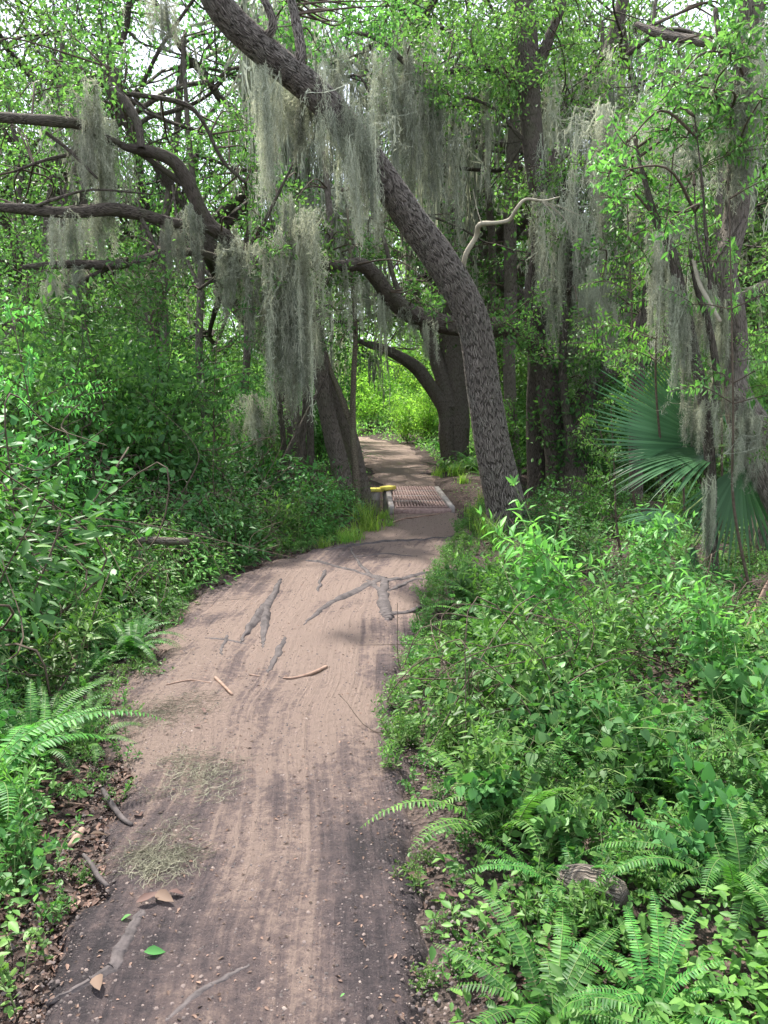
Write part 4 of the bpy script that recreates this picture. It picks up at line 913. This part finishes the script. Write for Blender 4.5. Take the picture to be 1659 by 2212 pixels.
for i, (x, yb, Y, wd, ln) in enumerate(((1075,1010,16,20,-30),(1290,1020,15,20,40),(1335,1010,17,18,-25),(1420,1000,14,22,35),(1480,1010,16,18,-40),(1540,1000,15,20,20),(80,1010,14,22,40),(200,1010,16,20,-30),(330,1000,15,22,50),(450,1000,14,18,-40),(520,1000,16,18,30),(640,1000,15,16,-20))):
    t = Tree('slim_tree', 'slim grey trunk in the woods, '+['between the leaning oak and the slim oak','left of the pair behind the palm','second behind the palm fan','behind the tip of the palm fan','right of the palm tip','just left of the right edge oak','nearest the left edge','second from the left edge','middle of the left thicket','right part of the left thicket','left of the moss curtain','behind the moss curtain'][i], M['bark2'], M['oakleaf'])
    yb = 863+1.6*FPX/Y+20; k = wd
    t.limb([(x,yb,Y,k*1.35),(x+ln*.1,yb-150,Y,k),(x+ln*.5,yb-320,Y,k*.9),(x+ln*.4,yb-520,Y,k*.8),(x+ln,yb-760,Y,k*.6),(x+ln*1.4,yb-1000,Y,k*.35)], 12, 8, .1)
    t.limb([(x+ln*.45,yb-450,Y,k*.45),(x+ln*.45-40,yb-560,Y,k*.4),(x+ln*.45-60,yb-680,Y,k*.2)], 8); t.cluster((x-90,yb-1060,x+90,yb-760), Y, 3, 50, .09, .4); t.done()
# ---- background trees: grown skeletons
def grow(tb, tips, p, d, L, r, depth, up=.15):
    n = 5; pts = [p]; dd = d.copy()
    for i in range(n):
        dd = nrm(dd+rs.normal(size=3)*.22+[0, 0, up*.25]); pts.append(pts[-1]+dd*L/n)
    rr = np.linspace(r, r*.6, n+1); C = tube(tb, pts, rr, 10 if depth > 2 else 6 if depth > 1 else 4, 3, .06, cap=(depth == 0), seed=rnd.randrange(60))
    if depth <= 0: tips.append((C[-1], nrm(C[-1]-C[0]))); tips.append((C[len(C)//2], nrm(C[-1]-C[0]))); return
    k = 3 if depth > 1 else 4
    for i in range(k):
        j = len(C)-1 if i == 0 else rnd.randrange(len(C)//3, len(C)-1)
        q = C[j]; nd = nrm(dd+rs.normal(size=3)*(.35 if i == 0 else .75)+[0, 0, up-.05])
        grow(tb, tips, q, nd, L*rnd.uniform(.6, .82), r*(.58 if i == 0 else .42), depth-1, up)
def make_tree(Ht, lean, nl, size, bark, leafm, name, rad=.75):
    tb, lb = MB(), MB(); tips = []
    top = np.array([lean*Ht, rnd.uniform(-.1, .1)*Ht, Ht*.38])
    C = tube(tb, [(0,0,-.2), (lean*.2*Ht+rnd.gauss(0,.1), 0, Ht*.12), (lean*.6*Ht, rnd.gauss(0,.15), Ht*.26), top], [Ht*.024, Ht*.018, Ht*.016, Ht*.014], 14, 7, .08, seed=rnd.randrange(60))
    for i in range(5):
        a = 2*PI*i/5+rnd.uniform(-.4, .4); q = C[-1] if i < 3 else C[rnd.randrange(len(C)//2, len(C))]
        d = nrm(np.array([math.cos(a)*.8, math.sin(a)*.8, rnd.uniform(.4, 1.4)])); grow(tb, tips, q, d, Ht*.27, Ht*.009, 3)
    tp = np.array([a for a, b in tips]); td = np.array([b for a, b in tips])
    i = rs.randint(len(tp), size=nl); P0 = tp[i]-td[i]*rs.random((nl, 1))*.5+rs.normal(size=(nl, 3))*rad*.30*[1, 1, .7]
    place(lb, T_quad(.5), P0, nrm(td[i]*.5+rs.normal(size=(nl, 3))+[0, 0, -.3]), rdir(nl, .8), size*rs.uniform(.6, 1.25, nl))
    r = empty(name, (0, 0, -50)); tb.obj('trunk', bark, r, True); lb.obj('crown', leafm, r)
    return r, tp
bgp = [make_tree(12, .15, 7200, .12, M['bark2'], M['oakleaf'], 'oak_tree'), make_tree(14, -.12, 7600, .12, M['barkd'], M['oakleaf'], 'oak_tree'), make_tree(11, .05, 8000, .125, M['bark2'], M['farleaf'], 'oak_tree'),
       make_tree(13, -.2, 8000, .125, M['bark2'], M['farleaf'], 'oak_tree')]
bused = set(); mosscount = 0
def bgtree(i, x, y, s, rz, label, group, nm=3):
    global mosscount
    src, tp = bgp[i]
    if i not in bused: bused.add(i); o = src; o.location = (x, y, H(x, y)-.05); o.rotation_euler = (0, 0, rz); o.scale = (s,)*3
    else: o = dup(src, (x, y, H(x, y)-.05), rz, s)
    tag(o, label, 'tree', group)
    c, sn = math.cos(rz), math.sin(rz)
    for k in range(int(nm*4)):
        if nm <= 0: break
        q = tp[rnd.randrange(len(tp))]*s; w = np.array([x+c*q[0]-sn*q[1], y+sn*q[0]+c*q[1], q[2]])
        px, py = proj(w)
        if not (-60 < px < 1720 and -260 < py < 640): continue
        if px < 480 and py < 330 and rnd.random() < .6: continue
        if mosscount >= 60: break
        if py < 60 and px < 500: continue
        moss(w+[0, 0, .05], rnd.uniform(1.4, 3.6), 'grey green moss strands hanging in the background canopy, '+('left' if px < 620 else 'middle' if px < 1150 else 'right')+(' and high up' if py < 260 else ' and lower down'), 'background moss '+str(int(px > 620)+int(px > 1150))+str(int(py < 260)), wid=rnd.uniform(1.4, 2.4))
        mosscount += 1; nm -= 1
rnd.seed(5); rs.seed(5)
pos = []
tries = 0
spec = [(15, 20, 9), (20, 27, 14), (27, 35, 14), (35, 46, 16)]
for (y0, y1, n) in spec:
    c = 0; tries = 0
    while c < n and tries < 3000:
        tries += 1
        y = rnd.uniform(y0, y1); x = rnd.uniform(-.56*y, .56*y)
        if edge_dist(x, y) < 1.2: continue
        q = (x/y*FPX)+829.5
        if 745 < q < 960 and y < 45: continue
        if 600 < q < 1030 and y > 24: continue
        if q < 560 and rnd.random() < .8: continue
        if any((x-a)**2+(y-b)**2 < 6.5 for a, b in pos): continue
        pos.append((x, y)); c += 1
        s = rnd.uniform(.75, 1.1)
        band = 'mid distance' if y < 22 else 'behind' if y < 33 else 'far behind'
        side = 'left of the trail' if x < -1 else 'right of the trail'
        i = rnd.choice([0, 1, 0, 1, 2, 3]) if y < 27 else rnd.choice([2, 3, 2, 0])
        qx = ['outermost left', 'left', 'centre left', 'centre right', 'right', 'outermost right'][int(min(max(q/1659*6, 0), 5.99))]
        bgtree(i, x, y, s, rnd.uniform(0, 6.28), 'moss hung oak standing %s %s, %s in view' % (band, side, qx), 'oaks '+band+' '+qx, nm=4 if y < 30 else 2)
# far woods: reads as one mass
def farwoods():
    mb = MB(); tb = MB(); n = 60000
    n = 90000; a = rs.uniform(-.62, .62, n); y = rs.uniform(42, 62, n); x = a*y
    top = 9+7*(vn(x*.16, y*0, 61)+.5)+5*(vn(x*.5, y*0+4, 62))
    z = rs.random(n)**1.3*top
    cl = vn(x*.55, z*.55+y*.3, 63)+.5*vn(x*1.4, z*1.4, 64)
    k = (cl > -.05) | (z < 4.5); p = np.stack([x, y, z], 1)[k]+[0, 0, .2]; m = len(p)
    place(mb, T_quad(.6), p, rdir(m, -.2), rdir(m, .5), .38*rs.uniform(.5, 1.2, m))
    o = mb.obj('distant_woods', M['farleaf']); tag(o, 'pale green mass of distant woods closing the view behind all the oaks', 'woods', kind='stuff')
farwoods()

# bright sunlit undergrowth beyond the bend
def undergrowth():
    mb = MB(); n = 60000
    a = rs.uniform(-.6, .6, n); y = rs.uniform(16, 44, n)**1.; x = a*y
    l = pL(y); r = pR(y); e = np.where(x < (l+r)/2, l-x, x-r); e = np.where(y > 32, 5., e)
    k = (e > .3); x = x[k]; y = y[k]; e = e[k]; n = len(x)
    hh = np.clip(e*.5, .08, 1)*(.45+.9*(vn(x*.8, y*.8, 71)+.5))
    z = hgt(x, y)+rs.random(n)*hh
    place(mb, T_leaf(.4), np.stack([x, y, z], 1), rdir(n, .1), rdir(n, 1.1), .14*rs.uniform(.5, 1.2, n))
    tag(mb.obj('undergrowth', M['farleaf']), 'bright green undergrowth covering the forest floor beyond the bridge', 'undergrowth', kind='stuff')
undergrowth()

# ------------------------------------------------------------------ moss on the hero trees
def moss_line(lines, n, Lr, label, group, near=True, jit=10, wid=None, jy=None):
    pts = np.array(lines, float)
    for i in range(n):
        t = rnd.random()*(len(pts)-1); k = int(t); f = t-k; q = pts[k]*(1-f)+pts[min(k+1, len(pts)-1)]*f
        moss(P(q[0]+rnd.uniform(-jit, jit), q[1]+rnd.uniform(-jit, jit)*(jy or 1.4), q[2]+rnd.uniform(-.25, .25)), rnd.uniform(*Lr), label, group, near, wid)
moss_line([(520,75,8.5),(620,170,8.7),(680,215,8.8)], 5, (.4,.9), 'moss hanging from the highest stretch of the leaning oak', 'moss on the upper leaning oak')
moss_line([(690,90,8.4),(735,180,8.4),(770,260,8.4),(790,310,8.5)], 12, (.4,1.2), 'thick moss beard on the middle stretch of the leaning oak', 'moss on the middle leaning oak', jit=20, wid=.62, jy=2)
moss_line([(565,110,8.2),(590,150,8.2)], 3, (.7,1.5), 'long moss strands below the upper fork of the leaning oak', 'moss at the upper fork', wid=.6)
moss_line([(330,-10,7.6),(350,0,7.6)], 2, (.3,.45), 'dark moss tuft hanging in at the top left of the middle', 'dark top moss')
moss_line([(530,600,10),(560,540,9.9),(590,640,10),(625,520,9.8),(635,600,10)], 17, (.9,1.9), 'pale grey curtain of moss on the left end of the long limb', 'moss curtain', jit=26, wid=.8)
moss_line([(600,480,9.8),(640,430,9.8),(690,490,9.8)], 8, (.5,1.0), 'top of the pale moss curtain heaped over twigs', 'moss curtain top', jit=25)
moss_line([(560,800,10.2),(545,860,10.2)], 4, (.5,1.0), 'pale moss trailing low at the foot of the moss curtain', 'low trailing moss')
moss_line([(640,700,10.6),(700,680,10.8),(720,760,10.9)], 3, (.6,1.0), 'brownish moss wrapped round the slender stems of the curtain', 'moss on slender stems')
moss_line([(180,110,9.3),(215,250,9.4),(240,330,9.4)], 7, (.7,1.3), 'thin grey moss column hanging through the upper left branches', 'upper left moss', jit=12)
moss_line([(0,455,8.9),(240,455,9.4),(420,490,9.9)], 9, (.3,.8), 'short moss hanging from the middle dark limb on the left', 'moss on the middle left limb')
moss_line([(380,400,9.8),(520,550,10.2)], 8, (.5,1.1), 'moss hanging where the left limbs meet', 'moss at the limb fork')
moss_line([(100,574,9),(350,550,9.8)], 5, (.3,.8), 'short moss on the lowest left limb', 'moss on the lowest left limb')
moss_line([(740,575,10.7),(842,640,11.2),(940,695,11.6)], 8, (.3,.9), 'moss hanging from the long limb beside the leaning oak', 'moss on the long limb')
moss_line([(830,95,12),(915,160,12.2),(1112,180,12.5)], 13, (1.0,2.3), 'moss hanging from the arching branch of the tall dark oak', 'moss on the arching branch', True, 20, .9, 3)
moss_line([(1180,200,12.8),(1300,120,13.5),(1350,200,13.5)], 12, (1.0,2.6), 'long pale moss streamers in the upper right canopy', 'upper right moss', True, 30)
moss_line([(1180,440,12),(1260,450,12),(1300,560,12)], 16, (1.0,2.4), 'grey moss sheets hanging between the tall dark oak and the palm', 'moss behind the palm', True, 30)
moss_line([(1280,540,11.2),(1310,640,11.2),(1335,720,11.2)], 7, (.5,.9), 'sunlit yellowish moss streak left of the palm fan', 'sunlit moss streak', True, 6, .6)
moss_line([(1416,476,6.8),(1450,541,6.7),(1494,738,6.6),(1530,900,6.6)], 15, (.35,.8), 'shaggy moss wrapped round the slender trunk before the palm', 'moss on the slender trunk', jit=8, wid=.42)
moss_line([(1530,900,6.55),(1540,1100,6.55)], 5, (.35,.7), 'moss on the lower slender trunk in front of the fans', 'moss on the lower slender trunk', jit=5, wid=.3)
moss_line([(1500,560,6.8),(1560,620,6.9),(1600,760,6.8)], 10, (.45,.9), 'moss hanging from the twisted right edge oak', 'moss on the right edge oak', jit=14, wid=.45)
moss_line([(1560,100,7.1),(1600,180,7),(1640,60,7)], 6, (.5,1.1), 'dark moss in the crown of the right edge oak', 'moss high on the right edge oak')
moss_line([(930,250,19),(1040,300,19),(970,430,19.2)], 22, (1.6,3.6), 'long pale moss veils on the twin trunked oak', 'moss on the twin oak', False, 45, 1.1, 1.5)
moss_line([(800,745,18.5),(870,775,18.8)], 2, (.8,1.1), 'small moss tuft under the limb arching over the far trail', 'far limb moss', False, 4, .9)

moss_line([(560,60,13),(700,20,13),(860,160,14),(960,150,14)], 26, (1.6,3.6), 'long pale moss veils hanging behind the upper leaning oak', 'moss veils behind the leaning oak', False, 45, .95, 3.2)
moss_line([(600,330,12.5),(720,380,12.5),(820,420,13)], 12, (1.2,2.2), 'moss veils hanging behind the trunk above the long limb', 'moss veils above the long limb', False, 40, .9, 3)
moss_line([(1250,250,11),(1400,200,10),(1480,330,9)], 12, (1.2,2.4), 'grey moss hanging among the saplings at upper right', 'moss among the saplings', True, 30, 1.1)
moss_line([(1590,830,6.4),(1615,900,6.3),(1645,985,6.2)], 7, (.3,.6), 'moss and vine shreds on the slanting lower trunk at the right edge', 'moss on the slanting trunk', True, 22, .5)
# ------------------------------------------------------------------ palm fans
def fan(root, hub, axis, nrmv, R, spread, nseg, label=None, droop=.2, split=.45, col='palm'):
    mb = MB(); axis = nrm(np.array(axis, float)); nv = np.array(nrmv, float); nv = nrm(nv-axis*(nv@axis)); sd = np.cross(axis, nv)
    for i in range(nseg):
        f = (i+.5)/nseg*2-1; a = f*spread
        d = axis*math.cos(a)+sd*math.sin(a); s = nrm(np.cross(d, nv))
        L = R*(1-.25*abs(f)**2)*rnd.uniform(.84, 1.04); t = np.linspace(.03, 1, 12)
        w = np.where(t < split, np.tan(spread/nseg)*t*L*1.02, np.tan(spread/nseg)*split*L*1.02*(1-((t-split)/(1-split))**1.3)+.001)
        C = hub+np.outer(t*L, d)+np.outer(-droop*R*np.clip(t-.25, 0, 1)**2*rnd.uniform(.8, 1.2), [0, 0, 1.])+np.outer(.05*R*abs(f)*t, nv)+np.outer(rnd.uniform(-.05, .05)*R*np.clip(t-split, 0, 1)**1.5, nv)
        fold = .22*w
        V = np.vstack([C-s*w[:, None], C-nv*fold[:, None], C+s*w[:, None]]); k = 12
        mb.add(V, [[j, j+1, j+k+1, j+k] for j in range(k-1)]+[[j+k, j+k+1, j+2*k+1, j+2*k] for j in range(k-1)])
    o = mb.obj('fan_leaf', M[col], root, False)
    if label: tag(o, label)
    return o
def palm():
    base = P(1650, 1260, 7.6); base[2] = H(base[0], base[1])
    r = empty('palmetto', (0, 0, 0)); tag(r, 'large palmetto with broad dark green fan leaves at the right edge', 'palm')
    mb = MB(); tube(mb, [base, base+[0, 0, .35], base+[.02, 0, .8]], [.16, .15, .10], 16, 6, .15); o = mb.obj('trunk', M['bark2'], r, True)
    hub0 = base+[0, 0, .75]
    def leaf(hx, hy, hd, ax, ay, ad, nv, R, sp, ns, lab, dr=.2, spl=.5, col='palm'):
        hub = P(hx, hy, hd); tip = P(ax, ay, ad); mb = MB()
        m = (hub0+hub)/2+[0, 0, .15]; tube(mb, [hub0, m, hub], [.014, .011, .008], 8, 8); mb.obj('stalk', M['stem'], r, True)
        fan(r, hub, tip-hub, nv, R, sp, ns, lab, dr, spl, col)
    leaf(1555, 965, 6.9, 1350, 885, 6.9, (.15, -.9, .35), 1.22, .74, 38, 'broad dark fan leaf spreading to the left', .0, .62)
    leaf(1560, 980, 6.75, 1330, 1000, 6.5, (0, -.35, .9), 1.08, .62, 32, 'pale sheened fan leaf drooping left below the dark one', .32, .58)
    leaf(1600, 1005, 6.6, 1610, 1180, 6.5, (-.1, -.8, .5), .85, 1.1, 30, 'drooping fan leaf at the right edge', .12, .5)
    leaf(1470, 1115, 7.2, 1360, 1135, 7.0, (0, -.55, .8), .6, .75, 22, 'small fan leaf low on the left', .3, .55)
    leaf(1590, 960, 7.1, 1640, 860, 7.3, (0, -.8, .3), .6, .9, 22, 'upright fan leaf behind the oak trunk', .1, .5)
    leaf(1500, 1180, 7.1, 1470, 1290, 7.0, (0, -.8, .4), .5, .5, 14, 'narrow drooping fan at the foot', .2, .45)
    leaf(1620, 1220, 7.3, 1480, 1300, 7.1, (0, -.6, .7), .7, .5, 16, 'dead brown fan leaf at the foot of the palmetto', .3, .45, 'dead')
palm()

# ------------------------------------------------------------------ saplings (upper right, upper left edge)
def sapling(name, label, base, top, Y, n, lm, tpl, size, sprd=.35, lo=.35, stem=.014):
    r = empty(name); tag(r, label, 'sapling', None); lb, sb = MB(), MB()
    a = P(*base, Y); a[2] = H(a[0], a[1]); b = P(*top, Y)
    m = (a+b)/2+rs.normal(size=3)*[.12, .12, 0]
    C = tube(sb, [a, (a+m)/2+rs.normal(size=3)*.04, m, b], [stem, stem*.8, stem*.6, stem*.3], 8, 8)
    for i in range(n):
        j = rnd.randrange(int(len(C)*lo), len(C)); q = C[j]; az = rnd.uniform(0, 6.28); L = sprd*rnd.uniform(.5, 1.3)*2
        d = np.array([math.cos(az), math.sin(az), rnd.uniform(0, .5)])*L
        pts = [q, q+d*.5+[0, 0, .06], q+d-[0, 0, .04]]
        hang_leaves(lb, sb, pts, [.005, .003, .0015], tpl, size, size*.5, droop=.4, n0=.15)
        for k in range(2):
            q2 = np.array(pts[1]); d2 = nrm(d+rs.normal(size=3)*L*.6)*L*.5; hang_leaves(lb, sb, [q2, q2+d2*.5, q2+d2-[0, 0, .03]], [.003, .002, .001], tpl, size*.9, size*.5, droop=.4, n0=.1)
    lb.obj('foliage', lm, r); sb.obj('stem', M['twig'], r, True)
LF = T_leaf(.36, .22)
for l in (('bright green sapling in front of the canopy at upper right', (1440,1250), (1470,180), 6.9, 16, 'herb', .07, .62), ('leafy sapling left of the slender mossy trunk', (1390,1180), (1350,330), 7.8, 24, 'herb', .05, .5), ('bright sapling crossing the right edge oak', (1620,1300), (1575,430), 6.2, 10, 'bright', .065, .66),
          ('fresh green sapling at the extreme right edge', (1710,1300), (1670,480), 6.2, 18, 'herb', .055, .5), ('tall sapling behind the palm fan', (1480,1150), (1500,380), 8.6, 30, 'oakleaf', .055, .4), ('sapling with a high crown at the top right', (1560,1150), (1480,140), 8.2, 30, 'oakleaf', .06, .5)):
    sapling('sapling', l[0], l[1], l[2], l[3], l[4], M[l[5]], LF, l[6], lo=l[7])
sapling('sapling', 'vine covered sapling right of the slim trunk', (1290,1160), (1280,880), 9.3, 14, M['herb'], LF, .07, .2); sapling('sapling', 'slim leafy sapling above the tall herb', (1340,1250), (1320,880), 7.6, 8, M['herb'], LF, .06, .12)
for i, (x, y, Y, k) in enumerate(((60,600,8.5,'oakleaf'), (180,680,8.5,'herb'), (330,700,9,'oakleaf'), (470,700,9.6,'oakleaf'), (30,700,7,'bright'))):
    sapling('sapling', ['young tree at the extreme left edge in front of the limbs', 'bright young tree left of the dark thicket', 'young tree in the middle of the left thicket', 'young tree just left of the moss curtain', 'fresh green sapling nearest the left edge'][i], (x+30, 1150), (x, y), Y, 24, M[k], LF, .075, .32)
# log and stump details among the plants
mb = MB(); tube(mb, [P(300,1168,6.5), P(330,1168,6.5), P(405,1170,6.5)], [.03,.032,.03], 10, 6, .1); tag(mb.obj('cut_log', M['bark2'], None, True), 'short cut log end poking out of the left bushes', 'log')
mb = MB(); a = gp(1270, 1990); tube(mb, [gp(1215,1975,.03), gp(1270,2000,.06), gp(1340,2025,.04)], [.04,.055,.04], 12, 8, .2); tag(mb.obj('rotting_log', M['bark2'], None, True), 'rotting reddish log half hidden under the lower right ferns', 'log')
mb = MB(); tube(mb, [P(1560,1530,5), P(1600,1400,5), P(1659,1260,5), P(1690,1200,5)], [.02,.018,.016,.014], 10, 6, .1); tag(mb.obj('bare_stem', M['stick'], None, True), 'thin brown bare stem slanting up at the right edge below the palm', 'stem')
# hero ferns bottom right
for (x, y, k, s, rz, lab) in ((1180,2240,3,.55,0,'large bright fern arching into the bottom edge of the photo'), (1240,1960,1,.5,1,'fern with long arching fronds over the rotting log'), (1580,2010,3,.6,2,'tall dark fern hugging the lower right edge'), (1420,2230,1,.48,3,'fern cut by the bottom edge right of the bright one'), (1130,1800,0,.7,4,'fern leaning over the right trail edge'), (60,1620,1,.7,5,'fern at the left edge above the leaf litter'), (280,1420,3,.6,1,'fern reaching from the left bushes over the grey mud')):
    p = G(x, y); o = put('fern', k, p[0], p[1], s, rz); tag(o, lab, 'fern')
# unplaced prototypes would sit below ground: remove them
for lst in protos.values():
    for o in lst:
        if o.location[2] < -40:
            for c in list(o.children): bpy.data.objects.remove(c)
            bpy.data.objects.remove(o)
for i, (o, tp) in enumerate(bgp):
    if i not in bused:
        for c in list(o.children): bpy.data.objects.remove(c)
        bpy.data.objects.remove(o)

# ------------------------------------------------------------------ light, sky, camera
SUN_EL, SUN_AZ = math.radians(58), math.radians(-35)     # azimuth from +Y towards +X
w = bpy.data.worlds.new('World'); S.world = w; w.use_nodes = True; nt = w.node_tree; ns = nt.nodes; lk = nt.links; ns.clear()
sky = ns.new('ShaderNodeTexSky'); sky.sky_type = 'NISHITA'; sky.sun_disc = False; sky.sun_elevation = SUN_EL; sky.sun_rotation = SUN_AZ; sky.air_density = 1.; sky.dust_density = 2.
tc = ns.new('ShaderNodeTexCoord'); cn = N(ns, 'ShaderNodeTexNoise', Scale=2.2, Detail=6., Roughness=.6); lk.new(tc.outputs['Generated'], cn.inputs['Vector'])
cr = ramp(ns, [(.3, (.55,)*3), (.6, (.92,)*3)]); lk.new(cn.outputs['Fac'], cr.inputs[0])
cm = N(ns, 'ShaderNodeMix', data_type='RGBA'); cm.inputs[7].default_value = (11.2, 12.0, 13.6, 1); lk.new(cr.outputs[0], cm.inputs[0]); lk.new(sky.outputs[0], cm.inputs[6])
bg = N(ns, 'ShaderNodeBackground', Strength=.075); lk.new(cm.outputs[2], bg.inputs['Color']); ow = ns.new('ShaderNodeOutputWorld'); lk.new(bg.outputs[0], ow.inputs[0])
sl = bpy.data.lights.new('sun', 'SUN'); sl.energy = 5.0; sl.angle = math.radians(2); sl.color = (1, .95, .86)
so = bpy.data.objects.new('sun', sl); COL.objects.link(so)
sd = Vector((math.sin(SUN_AZ)*math.cos(SUN_EL), math.cos(SUN_AZ)*math.cos(SUN_EL), math.sin(SUN_EL)))
so.rotation_euler = sd.to_track_quat('Z', 'Y').to_euler(); so.location = (0, 0, 30)
cam = bpy.data.cameras.new('camera'); cam.sensor_fit = 'VERTICAL'; cam.sensor_height = 24; cam.lens = 800/1024*24; cam.clip_end = 600; cam.clip_start = .05
co = bpy.data.objects.new('camera', cam); COL.objects.link(co); co.location = (0, 0, CAMH); co.rotation_euler = (PI/2-TH, 0, 0); S.camera = co
S.view_settings.view_transform = 'Standard'; S.view_settings.look = 'None'; S.view_settings.exposure = 1.28; S.view_settings.gamma = 1
c = S.cycles; c.max_bounces = 5; c.diffuse_bounces = 3; c.glossy_bounces = 1; c.transmission_bounces = 3; c.transparent_max_bounces = 4
c.use_adaptive_sampling = True; c.adaptive_threshold = .02; c.caustics_reflective = False; c.caustics_refractive = False
print('moss', mosscount, 'objects', len(S.objects), 'tris', sum(len(m.polygons) for m in bpy.data.meshes))
